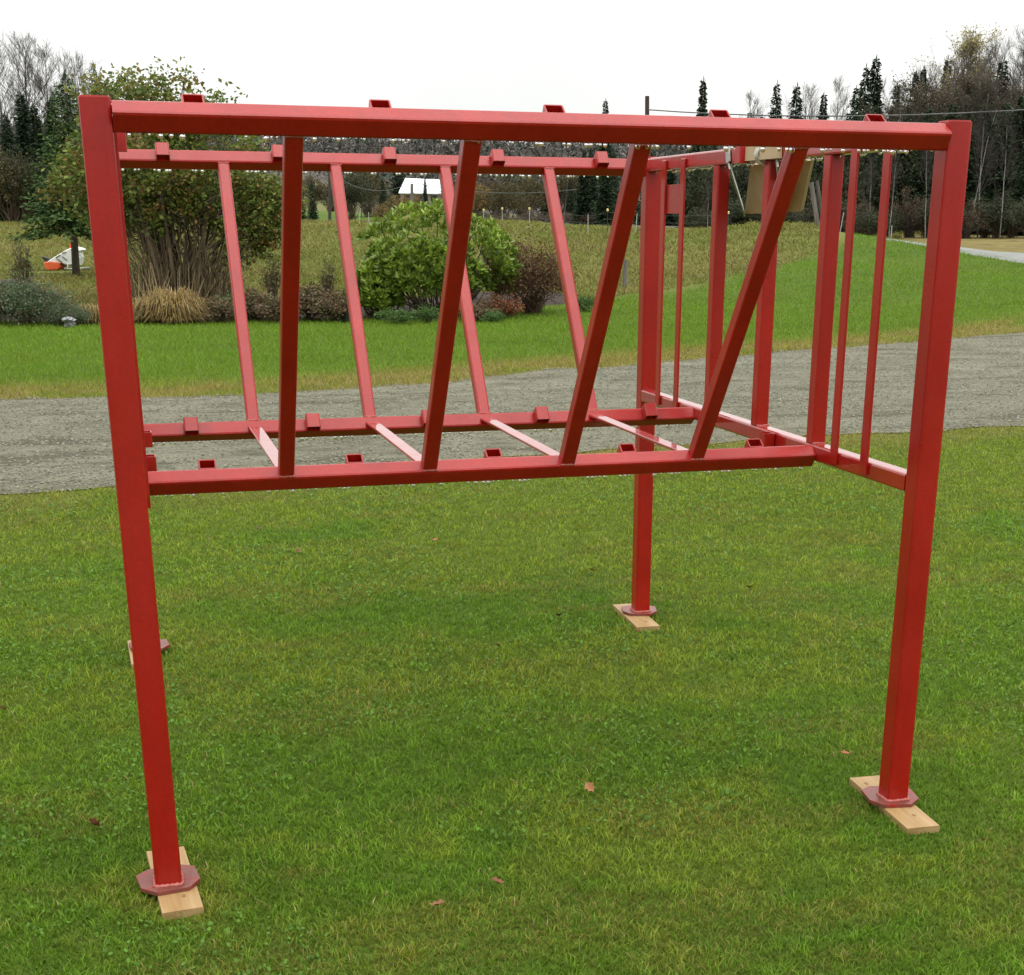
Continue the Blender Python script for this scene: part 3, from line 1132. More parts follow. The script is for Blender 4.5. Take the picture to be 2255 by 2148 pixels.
# loose stones on the drive
x, y, r_ = polar_pts(9.0, 30, -9, 43, 1500, 10, 1.3, 78)
k = on_drive(x, y, -.05) & (fbm(x, y, .8, 42) + .5 * rng.random(len(x)) > .62)
x, y, r_ = x[k], y[k], r_[k]
n = len(x)
s_ = (.004 + .011 * rng.random(n) ** 2.5) * (r_ / 10) ** .35
z = np.full(n, .010) + .022 * (fbm(x, y, 1.4, 41) - .35).clip(0)
dirs = np.array([[1, 0, 0], [0, 1, 0], [-1, 0, 0], [0, -1, 0], [0, 0, .7]])
jit = .6 + .8 * rng.random((n, 5, 1))
a_ = rng.random(n) * 6.28
rot = np.stack([np.cos(a_), -np.sin(a_), np.sin(a_), np.cos(a_)], -1).reshape(n, 2, 2)
dd = np.repeat(dirs[None], n, 0) * jit
dd[:, :, :2] = np.einsum('nij,nkj->nki', rot, dd[:, :, :2])
V = (np.stack([x, y, z], -1)[:, None, :] + dd * s_[:, None, None]).reshape(-1, 3)
i = (np.arange(n) * 5)[:, None]
F = np.concatenate([i + [0, 1, 4], i + [1, 2, 4], i + [2, 3, 4], i + [3, 0, 4]], 0)
tone = rng.random(n)
cc = np.stack([.06 + .16 * tone, .058 + .155 * tone, .036 + .12 * tone], -1)
tag(new_obj('loose_gravel', mesh_np('loose_gravel', V, F, M['gravelstone'], np.repeat(cc, 5, 0))), 'loose grey stones lying on the gravel drive', 'gravel', kind='stuff')

# fallen leaves on the near lawn
leaf_spots = [(835, 1098, 'pale orange leaf on the lawn just below the front lower rail'),
              (960, 1193, 'bright orange leaf on the lawn in the middle under the rack'),
              (655, 1217, 'dark red brown leaf on the lawn nearest the far left foot'),
              (1302, 1260, 'tan leaf on the lawn left of the far right post'),
              (1650, 1298, 'orange brown leaf on the lawn right of the far right foot'),
              (1232, 1360, 'dark brown leaf left of the far right plank'),
              (1093, 1425, 'rust red leaf in the middle of the lawn between the posts'),
              (1300, 1739, 'reddish leaf on the lawn in front of the rack centre'),
              (1858, 1665, 'flat brown leaf just behind the near right plank'),
              (205, 1818, 'curled upright brown leaf left of the near left post'),
              (5, 1567, 'dark red leaf at the left edge of the lawn'),
              (965, 2000, 'brown leaf low on the lawn near the bottom of the picture'),
              (568, 1168, 'pale tan leaf on the lawn below the left end of the lower rail'),
              (1093, 1949, 'orange leaf on the near lawn right of the bottom middle')]
leafcols = [(.34, .15, .055), (.36, .12, .045), (.17, .05, .022), (.30, .17, .07), (.24, .10, .04), (.09, .04, .022), (.22, .075, .03)]
lm = []
for i, c in enumerate(leafcols):
    lm.append(noisy('dead_leaf_%d' % i, [(.3, tuple(v * .7 for v in c)), (.7, c)], 60, .6, .3, .002))
for i, (px, py, lab) in enumerate(leaf_spots):
    p_ = onplane(px, py, (0, 0, .02), (0, 0, 1))
    sz = .017 + .009 * rng.random()
    out = [(0, -1), (.45, -.55), (.8, -.15), (.45, .1), (.6, .55), (.2, .6), (0, 1.05), (-.2, .6), (-.6, .55), (-.45, .1), (-.8, -.15), (-.45, -.55)]
    v = [(a * sz, c * sz, .010 + .45 * sz * (a * a + .4 * c * c)) for a, c in out] + [(0, 0, .006)]
    nn = len(out)
    f = [(k, (k + 1) % nn, nn) for k in range(nn)]
    st = len(v)
    v += [(-.0008, -sz, .012), (.0008, -sz, .012), (.0, -sz * 1.7, .02)]
    f.append((st, st + 1, st + 2))
    o = new_obj('fallen_leaf', mesh_py('fallen_leaf', v, f, lm[i % len(lm)]))
    o.location = (p_[0], p_[1], .021)
    o.rotation_euler = (rng.normal(0, .35) if i != 9 else 1.1, rng.normal(0, .3), rng.random() * 6.28)
    tag(o, lab, 'leaf', 'fallen leaves on the near lawn')

# ------------------------------------------------------------------ plants
def leaf_quads(P, N, L, Wd, col, fold=.25):
    """pointed leaves: 4 verts, 2 tris; P base, N pointing direction"""
    n = len(P)
    up = np.cross(N, rng.normal(size=(n, 3)))
    up /= np.linalg.norm(up, axis=1)[:, None] + 1e-9
    mid = P + N * (L * .5)[:, None] + np.cross(N, up) * (L * fold * .3)[:, None]
    V = np.stack([P, mid + up * (Wd / 2)[:, None], P + N * L[:, None], mid - up * (Wd / 2)[:, None]], 1).reshape(-1, 3)
    i = (np.arange(n) * 4)[:, None]
    F = np.concatenate([i + [0, 1, 2], i + [0, 2, 3]], 0)
    return V, F, np.repeat(col, 4, 0)


def rdir(n, r=rng):
    v = r.normal(size=(n, 3))
    return v / np.linalg.norm(v, axis=1)[:, None]


def seg_tubes(segs, n=3):
    """segs: array (m,8): x0 y0 z0 r0 x1 y1 z1 r1"""
    s = np.asarray(segs, float)
    m = len(s)
    A, B_, ra, rb = s[:, 0:3], s[:, 4:7], s[:, 3], s[:, 7]
    d = B_ - A
    d /= np.linalg.norm(d, axis=1)[:, None] + 1e-9
    ref = np.where(abs(d[:, 2:3]) > .9, np.array([1.0, 0, 0]), np.array([0, 0, 1.0]))
    a = np.cross(d, ref)
    a /= np.linalg.norm(a, axis=1)[:, None] + 1e-9
    c = np.cross(d, a)
    V = []
    for (Q_, R) in ((A, ra), (B_, rb)):
        for k in range(n):
            t = 2 * math.pi * k / n
            V.append(Q_ + (math.cos(t) * a + math.sin(t) * c) * R[:, None])
    V = np.stack(V, 1).reshape(-1, 3)
    i = (np.arange(m) * 2 * n)[:, None]
    F = np.concatenate([i + [k, (k + 1) % n, n + (k + 1) % n, n + k] for k in range(n)], 0)
    return V, F


def trunk_mesh(name, pts, rads, mat, n=8):
    mb = MB()
    mb.tube(pts, rads, n)
    return mesh_py(name, mb.v, mb.f, mat, True)


def make_spruce(seed, h=10.0, rad=1.7, whorl=.28, nb=8, spray=.34, dens=9, dark=1.0, bare=.06, tint=(0, 0, 0)):
    r = np.random.default_rng(seed)
    P, N, L, Wd, C = [], [], [], [], []
    z = bare * h
    while z < h * .985:
        f = 1 - z / h
        rl = rad * (f ** .8) * (.75 + .4 * r.random()) + .06
        for k in range(max(4, int(nb * (.6 + .5 * f)))):
            a = r.random() * 6.283
            ll = rl * (.6 + .55 * r.random())
            m_ = max(2, int(dens * ll / rad * 1.1) + 1)
            s = (np.arange(m_) + .4 + .4 * r.random(m_)) / m_
            droop = -.28 * ll * s ** 1.5 + .10 * ll * s ** 3
            px_ = np.cos(a) * ll * s
            py_ = np.sin(a) * ll * s
            pz_ = z + droop + (.05 * r.normal(size=m_))
            P.append(np.stack([px_, py_, pz_], -1))
            side = r.normal(0, .55, m_)
            dz = -.35 + .25 * r.normal(size=m_)
            N.append(np.stack([np.cos(a + side), np.sin(a + side), dz], -1))
            sz = spray * (.55 + .7 * r.random(m_)) * (.55 + .5 * f)
            L.append(sz)
            Wd.append(sz * (.38 + .25 * r.random(m_)))
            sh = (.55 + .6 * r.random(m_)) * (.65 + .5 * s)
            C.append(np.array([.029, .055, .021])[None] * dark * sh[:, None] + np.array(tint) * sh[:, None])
        z += whorl * (.7 + .5 * r.random()) * (.55 + .6 * f)
    P.append(np.array([[0, 0, h * .97]]))
    N.append(np.array([[0, 0, 1.0]]))
    L.append(np.array([h * .05]))
    Wd.append(np.array([.10]))
    C.append(np.array([[.025, .045, .02]]))
    P, N, L, Wd, C = map(np.concatenate, (P, N, L, Wd, C))
    N /= np.linalg.norm(N, axis=1)[:, None]
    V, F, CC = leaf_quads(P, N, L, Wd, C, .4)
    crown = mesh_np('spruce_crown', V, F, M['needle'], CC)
    trunk = trunk_mesh('spruce_trunk', [(0, 0, -.3), (0, 0, h * .3), (0, 0, h * .7), (0, 0, h * .98)], [h * .014 + .03, h * .011 + .02, h * .006 + .01, .01], M['bark'], 7)
    return trunk, crown


def grow(r, p, d, ln, rad, lev, maxlev, out, spread=.5, upb=.25):
    n = 3 if lev < 2 else 2
    q = np.array(p)
    dd = np.array(d)
    for k in range(n):
        d2 = dd + r.normal(0, .10, 3) + np.array([0, 0, upb * .12])
        d2 /= np.linalg.norm(d2)
        q2 = q + d2 * ln / n
        r1 = rad * (1 - .22 / n * 1.0)
        out.append((*q, rad, *q2, r1))
        if lev < maxlev:
            nb_ = 1 + (r.random() < .55) + (lev >= 1 and r.random() < .4)
            for _ in range(nb_):
                v = r.normal(size=3)
                v -= d2 * (v @ d2)
                v /= np.linalg.norm(v) + 1e-9
                nd = d2 + v * spread * (.7 + .7 * r.random()) + np.array([0, 0, upb])
                nd /= np.linalg.norm(nd)
                grow(r, q2, nd, ln * (.55 + .25 * r.random()), rad * (.42 + .2 * r.random()), lev + 1, maxlev, out, spread, upb)
        q, dd, rad = q2, d2, r1


def make_bare(seed, h=11.0, levels=4, col=(.17, .15, .135), spread=.45, thick=1.0, leaves=0, lcol=(.3, .25, .05), trunkmat='greybark', lsize=.11):
    r = np.random.default_rng(seed)
    pts = [np.array([0, 0, -.3])]
    d = np.array([r.normal(0, .03), r.normal(0, .03), 1.0])
    segs = []
    n = 9
    rads = []
    for k in range(n):
        pts.append(pts[-1] + d * h / n * .95)
        d = d + np.array([r.normal(0, .05), r.normal(0, .05), 0])
        d /= np.linalg.norm(d)
        f = (k + 1) / n
        if f > .28:
            for _ in range(2 + (f > .5)):
                a = r.random() * 6.283
                nd = np.array([math.cos(a) * spread * 1.5, math.sin(a) * spread * 1.5, .8 + .3 * r.random()])
                nd /= np.linalg.norm(nd)
                grow(r, pts[-1], nd, h * (.20 * (1.15 - f) + .05) * (.7 + .6 * r.random()), thick * (.045 * (1.1 - f) + .012), 1, levels, segs, spread, .22)
    rads = [thick * (.012 * h * (1 - k / (n + .7)) + .008) for k in range(n + 1)]
    segs = np.array(segs)
    segs[:, 3] = np.maximum(segs[:, 3], .006)
    segs[:, 7] = np.maximum(segs[:, 7], .005)
    s1 = (h) / max(segs[:, 6].max(), 1)
    V, F = seg_tubes(segs)
    cc = np.array(col) * (.75 + .5 * r.random((len(segs), 1)))
    C = np.repeat(cc, 6, 0)
    crown = mesh_np('bare_crown', V, F, M['twig'], C)
    trunk = trunk_mesh('bare_trunk', pts, rads, M[trunkmat], 7)
    fol = None
    if leaves:
        ends = segs[segs[:, 7] < .02][:, 4:7]
        pick = ends[r.integers(0, len(ends), leaves)]
        P = pick + r.normal(0, .12, (leaves, 3))
        L = lsize * (.6 + .8 * r.random(leaves))
        col_ = np.array(lcol) * (.6 + .7 * r.random((leaves, 1)))
        V, F, CC = leaf_quads(P, rdir(leaves, r), L, L * .7, col_)
        fol = mesh_np('thin_leaves', V, F, M['leaf'], CC)
    return trunk, crown, fol


def make_shrub(seed, w, h, n_clump, per, lsize, cols, twigcol=(.10, .075, .05), stems=26, hollow=.35, aspect=.6, droop=0.0, mat='leaf', jitter=.55, low=.05, lobes=None):
    """multi-stem shrub: stems fanning from the base, leaf clumps through an uneven crown"""
    r = np.random.default_rng(seed)
    lob = rdir(9, r)
    lobs = .75 + .45 * r.random(9)
    d = rdir(n_clump * 3, r)
    d[:, 2] = np.abs(d[:, 2]) * 1.0 - .25
    d /= np.linalg.norm(d, axis=1)[:, None]
    ext = np.max(np.where(d @ lob.T > .55, lobs[None, :], .72), axis=1)
    rad = (hollow + (1 - hollow) * r.random(len(d)) ** .6) * ext
    c = d * rad[:, None]
    C0 = np.stack([c[:, 0] * w / 2, c[:, 1] * w / 2 * .85, h * .47 + c[:, 2] * h * .52], -1)
    if lobes:
        ws = np.array([q[3] * q[4] for q in lobes])
        pick = r.choice(len(lobes), len(d), p=ws / ws.sum())
        lb = np.array(lobes)[pick]
        dd_ = rdir(len(d), r) * (hollow + (1 - hollow) * r.random((len(d), 1)) ** .5)
        C0 = np.stack([lb[:, 0] + dd_[:, 0] * lb[:, 3], lb[:, 1] + dd_[:, 1] * lb[:, 3] * .9, lb[:, 2] + dd_[:, 2] * lb[:, 4]], -1)
    k = (C0[:, 2] > h * low)
    C0, rad = C0[k][:n_clump], rad[k][:n_clump]
    m_ = len(C0)
    segs = []
    for s in range(stems):
        tgt = C0[r.integers(m_)]
        b0 = np.array([r.normal(0, w * .05), r.normal(0, w * .05), 0])
        p = b0
        nseg = 5
        r0 = (.012 + .02 * r.random()) * h / 3
        for q_ in range(nseg):
            f = (q_ + 1) / nseg
            tg = b0 * (1 - f) + tgt * f
            tg[2] = b0[2] + (tgt[2] - b0[2]) * f ** .75
            tg = tg + r.normal(0, .03 * w, 3) * (f < 1)
            segs.append((*p, r0 * (1.05 - f * .8), *tg, r0 * (1.05 - (f + .2) * .8)))
            if f > .4:
                for _ in range(2):
                    e = tg + r.normal(0, .07 * w, 3) * (1 if tg[2] < .7 * h else .45)
                    segs.append((*tg, r0 * .35, *e, r0 * .15))
            p = tg
    segs = np.array(segs)
    segs[:, 3] = np.maximum(segs[:, 3], .004)
    segs[:, 7] = np.maximum(segs[:, 7], .003)
    V, F = seg_tubes(segs, 4)
    cc = np.array(twigcol) * (.7 + .6 * r.random((len(segs), 1)))
    stem = mesh_np('stems', V, F, M['twig'], np.repeat(cc, 8, 0))
    n = m_ * per
    cen = np.repeat(C0, per, 0)
    cs = np.repeat(.5 + .9 * r.random(m_), per) * jitter * w / 12
    P = cen + r.normal(size=(n, 3)) * cs[:, None]
    P[:, 2] = np.maximum(P[:, 2], .02)
    N = rdir(n, r) + np.array([0, 0, .1 - droop])
    out = P - np.array([0, 0, h * .4])
    N += .5 * out / (np.linalg.norm(out, axis=1)[:, None] + 1e-9)
    N /= np.linalg.norm(N, axis=1)[:, None]
    L = lsize * (.6 + .7 * r.random(n))
    cols = np.array(cols)
    ci = np.repeat(r.integers(0, len(cols), m_), per)
    swap = r.random(n) < .3
    ci[swap] = r.integers(0, len(cols), swap.sum())
    col = cols[ci] * (.65 + .65 * r.random((n, 1)))
    V, F, CC = leaf_quads(P, N, L, L * aspect, col)
    crown = mesh_np('foliage', V, F, M[mat], CC)
    return stem, crown


def place(name, parts, loc, label, cat, scale=1.0, rz=0.0, group=None, tilt=(0, 0)):
    """parts: list of (part name, mesh)"""
    e = empty(name, loc, label, cat, group)
    e.rotation_euler = (tilt[0], tilt[1], rz)
    e.scale = scale if hasattr(scale, '__len__') else (scale,) * 3
    for pn, me in parts:
        if me is not None:
            new_obj(pn, me, e)
    return e


def px_height(px, ytop, loc):
    """height in metres that reaches image row ytop above a base point"""
    d = math.hypot(loc[0] - CAM[0], loc[1] - CAM[1])
    return at(px, ytop, d)[2] - loc[2]


# --- prototypes
SK = dict(nb=14, whorl=.16, spray=.40, dens=11)
SPR = [make_spruce(101, rad=1.45, dark=.85, **SK), make_spruce(102, rad=1.15, dark=.75, **SK), make_spruce(103, rad=2.0, dark=.9, **SK), make_spruce(104, rad=.8, dark=.85, **SK)]
BAR_T = [make_bare(201, col=(.105, .092, .082)), make_bare(202, spread=.38, col=(.11, .096, .085)), make_bare(203, spread=.55, col=(.095, .078, .068))]
POP = make_bare(211, spread=.4, leaves=5200, lcol=(.40, .34, .11), lsize=.11)
RUS = make_bare(212, spread=.5, leaves=1600, lcol=(.12, .085, .045), lsize=.13, col=(.068, .056, .042))
BRN = make_bare(213, spread=.5, leaves=1300, lcol=(.085, .085, .04), lsize=.13, col=(.062, .056, .042))
BIR = [make_bare(221, h=11, spread=.35, thick=.7, trunkmat='birch', levels=3, col=(.06, .05, .044)), make_bare(222, h=11, spread=.4, thick=.6, trunkmat='birch', levels=3, col=(.06, .05, .044))]
BRU = [make_shrub(301, 4, 4, 150, 26, .17, [(.085, .075, .03), (.11, .08, .035), (.06, .062, .022)], stems=40, hollow=.2, low=.0),
       make_shrub(302, 4, 4, 150, 26, .17, [(.038, .052, .020), (.052, .055, .026), (.034, .042, .018)], stems=40, hollow=.1, low=.0),
       make_shrub(303, 4, 4, 150, 26, .17, [(.24, .165, .06), (.20, .13, .045), (.16, .12, .04)], stems=40, hollow=.2),
       make_shrub(304, 4, 4, 130, 20, .15, [(.085, .060, .036), (.070, .056, .034), (.10, .058, .028)], twigcol=(.08, .065, .05), stems=60, hollow=.2)]
H_PROTO = {'s': 10.0, 'b': 11.0}


def spruce(px, ytop, d, v, label, group=None, wmul=1.0, rz=None, name='spruce_tree'):
    loc = G(px, d)
    h = px_height(px, ytop, loc)
    s = h / 10.0
    return place(name, [('trunk', SPR[v][0]), ('crown', SPR[v][1])], loc, label, 'tree', (s * wmul, s * wmul, s), rng.random() * 6.28 if rz is None else rz, group)


def bare(px, ytop, d, proto, label, group=None, wmul=1.0, name='bare_tree', tilt=(0, 0)):
    loc = G(px, d)
    h = px_height(px, ytop, loc)
    s = h / 11.0
    return place(name, [('trunk', proto[0]), ('crown', proto[1]), ('foliage', proto[2])], loc, label, 'tree', (s * wmul, s * wmul, s), rng.random() * 6.28, group, tilt)


def brush(px, ytop, d, v, label, wpx, group=None, cat='shrub', name='wild_shrub'):
    loc = G(px, d)
    h = px_height(px, ytop, loc)
    w = wpx * d / FPX * 1.05
    return place(name, [('stems', BRU[v][0]), ('foliage', BRU[v][1])], loc, label, cat, (w / 4, w / 4, h / 4), rng.random() * 6.28, group)


# --- right-hand wood
for (px, yt, d, v, wm, lab) in [
        (1537, 172, 104, 3, .95, 'tall thin lone spruce spire just left of the tan board'),
        (1329, 220, 140, 1, .9, 'small spruce tip showing just above the middle of the top beam'),
        (1640, 246, 96, 1, 1.0, 'low spruce tip between the thin spire and the next spruce pair'),
        (1695, 180, 88, 0, .9, 'pointed spruce left in the pair above the strapped board'),
        (1738, 186, 92, 0, 1.1, 'broader spruce right in the pair above the strapped board'),
        (1797, 206, 88, 1, 1.0, 'single spruce between the pair and the tall twin spruces'),
        (1884, 143, 84, 0, .9, 'left of the tall twin spruces beside the last top pocket'),
        (1904, 126, 85, 1, 1.1, 'right and taller of the tall twin spruces'),
        (1866, 190, 80, 2, .9, 'bushy spruce at the foot of the tall twin spruces'),
        (1951, 184, 88, 3, 1.0, 'thin spruce spire right of the tall twin spruces'),
        (1990, 158, 86, 1, .9, 'left spruce of the close pair left of the yellow poplar'),
        (2006, 150, 88, 1, .9, 'right spruce of the close pair left of the yellow poplar'),
        (2056, 128, 92, 3, 1.0, 'spruce spire just touching the yellow poplar'),
        (2174, 128, 76, 0, 1.15, 'dark spruce standing right of the near right post top'),
        (2246, 168, 70, 2, 1.0, 'broad dark spruce at the right edge of the picture')]:
    spruce(px, yt, d, v, lab, 'spruces on the skyline of the right wood', wm)
bare(2098, 106, 84, POP, 'tall poplar with thin pale yellow leaves above the right post', wmul=1.25, name='poplar_tree')
bare(2036, 190, 80, RUS, 'russet leaved tree left of the yellow poplar', wmul=1.5, name='russet_tree')
bare(1985, 230, 76, RUS, 'russet crown low behind the last top pocket', wmul=1.5, name='russet_tree')
gl = 'grey leafless tree among the others in the right wood'
for (px, yt, d, v, wm) in [(1648, 225, 94, 0, 1), (1768, 204, 92, 1, .9), (1832, 196, 94, 0, .9), (1965, 196, 92, 2, .9), (2075, 150, 82, 1, 1), (2130, 128, 80, 0, 1),
                           (2152, 112, 84, 1, .9), (2196, 112, 78, 2, .9), (2222, 104, 76, 0, 1), (2250, 108, 80, 1, 1), (2285, 110, 76, 2, 1), (2120, 180, 72, 2, 1.1), (2035, 160, 88, 1, .9)]:
    bare(px, yt, d, BAR_T[v], gl, 'grey leafless trees of the right wood', wm)
for (px, yt, d, v, wm) in [(1975, 235, 74, 0, 1.5), (2010, 215, 73, 1, 1.5), (2050, 200, 75, 0, 1.5), (2085, 215, 72, 1, 1.5), (2125, 215, 73, 0, 1.4), (2160, 200, 71, 1, 1.5),
                           (2195, 190, 72, 0, 1.4), (2230, 200, 70, 1, 1.5), (2270, 180, 72, 0, 1.5), (1925, 255, 76, 1, 1.4), (2300, 160, 74, 1, 1.3), (2110, 160, 86, 1, 1.3), (2060, 175, 88, 0, 1.3)]:
    bare(px, yt, d, (RUS, BRN)[v], 'brown twiggy tree crowded in the middle of the right wood', 'brown twiggy trees of the right wood', wm)
for (px, yt, d, v, wm) in [(2025, 235, 68, 2, 1.2), (2075, 225, 69, 0, 1.5), (2115, 240, 67, 2, 1.2), (2150, 215, 68, 0, 1.5), (2190, 225, 67, 2, 1.2), (2225, 205, 68, 0, 1.5), (2262, 215, 66, 2, 1.2),
                           (1975, 255, 69, 0, 1.5), (1935, 262, 68, 2, 1.2), (2300, 190, 69, 2, 1.2), (1850, 262, 70, 0, 1.5), (1800, 268, 70, 2, 1.2), (1760, 262, 71, 0, 1.5)]:
    spruce(px, yt, d, v, 'mid-height evergreen massed in the front of the right wood', 'evergreens massed in the front of the right wood', wm)
fill = 'dark spruce crowded low in the shade of the right wood'
k = 0
for px in list(range(1285, 2420, 46)):
    k += 1
    yt = 300 + 60 * rng.random() if px < 1500 else (270 + 70 * rng.random())
    if px > 1900:
        yt -= 50
    spruce(px + rng.normal(0, 10), yt, 66 + 12 * rng.random() + (10 if px < 1500 else 0), int(rng.integers(0, 3)), fill, 'dark spruces filling the right wood', 1.25)
for px in range(1300, 2420, 60):
    spruce(px + rng.normal(0, 12), 240 + 60 * rng.random() if px > 1620 else 320 + 20 * rng.random(), 90 + 8 * rng.random(), int(rng.integers(0, 3)), fill, 'dark spruces filling the right wood', 1.2)
bl = 'thin pale birch trunk leaning in the right wood'
for (px, yt, d, tl) in [(1960, 300, 60.5, .14), (2040, 300, 61, -.10), (2135, 210, 62, -.16), (2155, 180, 63, .03), (1915, 330, 61, .05), (1558, 400, 60, .0), (1240, 400, 75, -.12), (1370, 380, 72, .06), (2205, 260, 61, -.05)]:
    e = bare(px, yt, d, BIR[int(rng.integers(0, 2))], bl, 'pale birch trunks in the right wood', .8, 'birch_tree', (0, tl))
ub = 'brown brush growing along the foot of the right wood'
for px in range(1560, 2380, 40):
    brush(px + rng.normal(0, 8), 465 - 45 * rng.random(), 60 + 3 * rng.random(), [1, 3, 1, 1, 1][int(rng.integers(0, 5))], ub, 95, 'brown brush along the right wood')
dk = 'dark undergrowth filling the gaps low in the right wood'
for px in range(1560, 2400, 46):
    brush(px + rng.normal(0, 8), 380 - 60 * rng.random(), 67 + 3 * rng.random(), 1, dk, 120, 'dark undergrowth of the right wood')

# --- left wood
for (px, yt, d, v, wm, lab) in [(38, 250, 93, 0, 1.3, 'dark spruce second from the left edge below the bare trees'),
                                (76, 205, 95, 3, 1.6, 'narrow dark spruce between two bare trees on the left'),
                                (102, 232, 92, 1, 1.5, 'dark spruce just right of the narrow one on the left'),
                                (140, 218, 96, 1, 1.4, 'spruce beside the near left post in the left wood'),
                                (6, 300, 90, 2, 1.1, 'squat spruce cut by the left edge of the picture'),
                                (128, 300, 88, 2, 1.2, 'low broad spruce left of the near left post')]:
    spruce(px, yt, d, v, lab, 'spruces of the left wood', wm)
for (px, yt, d, v, wm, lab) in [(36, 126, 100, 0, 1.0, 'leafless tree nearest the left edge of the picture'),
                                (92, 100, 101, 1, 1.1, 'tallest leafless tree on the left'),
                                (134, 112, 100, 2, .9, 'leafless tree right of the tallest one on the left'),
                                (180, 152, 103, 0, .9, 'leafless tree just above the near left post'),
                                (212, 140, 104, 1, .8, 'thin leafless tree between the left post and the tall shrub'),
                                (-30, 130, 98, 2, 1.0, 'leafless tree cut by the left picture edge')]:
    bare(px, yt, d, BAR_T[v], lab, 'leafless trees of the left wood', wm)
for (px, yt, v, w_) in [(-20, 330, 0, 120), (30, 345, 0, 110), (65, 335, 1, 90), (95, 380, 0, 100), (120, 350, 0, 110), (160, 350, 1, 110), (210, 360, 0, 110), (260, 340, 1, 130), (330, 350, 1, 130), (420, 360, 1, 130), (520, 370, 1, 130), (600, 395, 0, 120)]:
    brush(px, yt, 88 + 4 * rng.random(), v, 'olive brown brush along the edge of the left wood', w_, 'brush along the left wood')

# --- middle distance behind the rack
spruce(690, 398, 118, 2, 'small spruce by the far lawn seen left of the dark pole', wmul=.8)
spruce(938, 392, 122, 1, 'black spruce standing in front of the white barn roof', wmul=.85)
spruce(845, 395, 135, 2, 'dark spruce left of the white barn roof', wmul=1.2)
spruce(665, 405, 125, 2, 'dark spruce at the left edge of the far lawn', wmul=.9)
spruce(880, 330, 235, 2, 'tall dark spruce behind the barn', wmul=1.2)
spruce(1210, 385, 120, 2, 'dark spruce behind the third rear slanted bar', wmul=1.2)
spruce(1255, 392, 112, 0, 'dark spruce left of the front third slanted bar', wmul=1.2)
brush(775, 372, 128, 1, 'large dark leafed tree on the far lawn', 95, cat='tree', name='dark_tree')
brush(810, 370, 140, 0, 'olive tree behind the dark one on the far lawn', 95, cat='tree', name='olive_tree')
brush(842, 448, 116, 2, 'small rust coloured bush right of the far lawn', 34)
brush(880, 430, 114, 2, 'golden brown bush below the left end of the barn roof', 62)
brush(915, 428, 117, 2, 'tall golden brown bush below the barn roof', 50)
brush(985, 425, 112, 2, 'golden bush right of the black spruce', 62)
brush(1055, 405, 118, 2, 'golden thicket left of the second rear slanted bar', 80)
brush(1110, 400, 116, 0, 'olive golden thicket beside the third rear slanted bar', 80)
brush(1160, 390, 120, 0, 'olive thicket right of the third rear slanted bar', 90)
for px in range(1045, 1300, 50):
    brush(px, 372 + 20 * rng.random(), 150, [3, 1, 0][int(rng.integers(0, 3))], 'brown leafless thicket behind the golden bushes', 110, 'brown thickets behind the golden bushes')
for px in range(960, 1560, 34):
    brush(px, 462 + 12 * rng.random(), 84 + 8 * rng.random(), [3, 0, 3][int(rng.integers(0, 3))], 'low brown brush behind the fence line', 60, 'low brush behind the fence line')
for px in range(690, 850, 40):
    brush(px, 380 + 15 * rng.random(), 190, [0, 1, 3][int(rng.integers(0, 3))], 'distant dull trees above the far lawn', 70, 'distant trees above the far lawn')

# forest on the far hill: one mass
n = 5200
ang = np.radians(-8 + 50 * rng.random(n))
rad = 300 + 750 * rng.random(n) ** .8
x = CAM[0] + rad * np.sin(ang)
y = CAM[1] + rad * np.cos(ang)
adeg = np.degrees(ang)
k = ~((rad < 520) & (adeg > 4.5) & (adeg < 9.5))
x, y, rad = x[k], y[k], rad[k]
z = height(x, y)
n = len(x)
hh = 7 + 6 * rng.random(n)
conif = rng.random(n) < .22
m_ = 40
cen = np.repeat(np.stack([x, y, z], -1), m_, 0)
hr = np.repeat(hh, m_)
cf = np.repeat(conif, m_)
u = rng.random(n * m_)
rw = np.where(cf, .24 * hr * (1 - u), .34 * hr * np.sqrt(np.clip(1 - (2 * u - 1.05) ** 2, .02, 1)))
aa = rng.random(n * m_) * 6.283
P = cen + np.stack([np.cos(aa) * rw, np.sin(aa) * rw, u * hr], -1)
N = rdir(n * m_) + np.array([0, 0, .5])
N /= np.linalg.norm(N, axis=1)[:, None]
L = hr * .13 * (.6 + .8 * rng.random(n * m_))
cc = np.where(cf[:, None], np.array([.045, .058, .045]), np.array([.100, .092, .080])) * (.7 + .5 * np.repeat(rng.random(n), m_))[:, None] * (.85 + .3 * rng.random((n * m_, 1)))
V, F, CC = leaf_quads(P, N, L, L * .5, cc)
tag(new_obj('hillside_wood', mesh_np('hillside_wood', V, F, M['twig'], CC)), 'grey brown wood covering the far hillside', 'wood', kind='stuff')

# --- small spruce by the left post and the tall shrub behind it
near_spr = make_spruce(151, h=5.4, rad=1.7, whorl=.085, nb=14, spray=.15, dens=28, dark=1.3, bare=.24, tint=(.018, .034, -.004))
loc, _d = ground_hit(168, 612)
place('young_spruce', [('trunk', near_spr[0]), ('crown', near_spr[1])], loc, 'young spruce with bare lower trunk just left of the near left post', 'tree', (1.0, 1.0, .86), .4, tilt=(0, .05))
g_ = G(238, 41)
s_ = px_height(238, 142, g_) / 5.4
place('young_spruce', [('trunk', near_spr[0]), ('crown', near_spr[1])], g_, 'spruce with twiggy top rising behind the near left post', 'tree', (s_ * .75, s_ * .75, s_), 2.4)

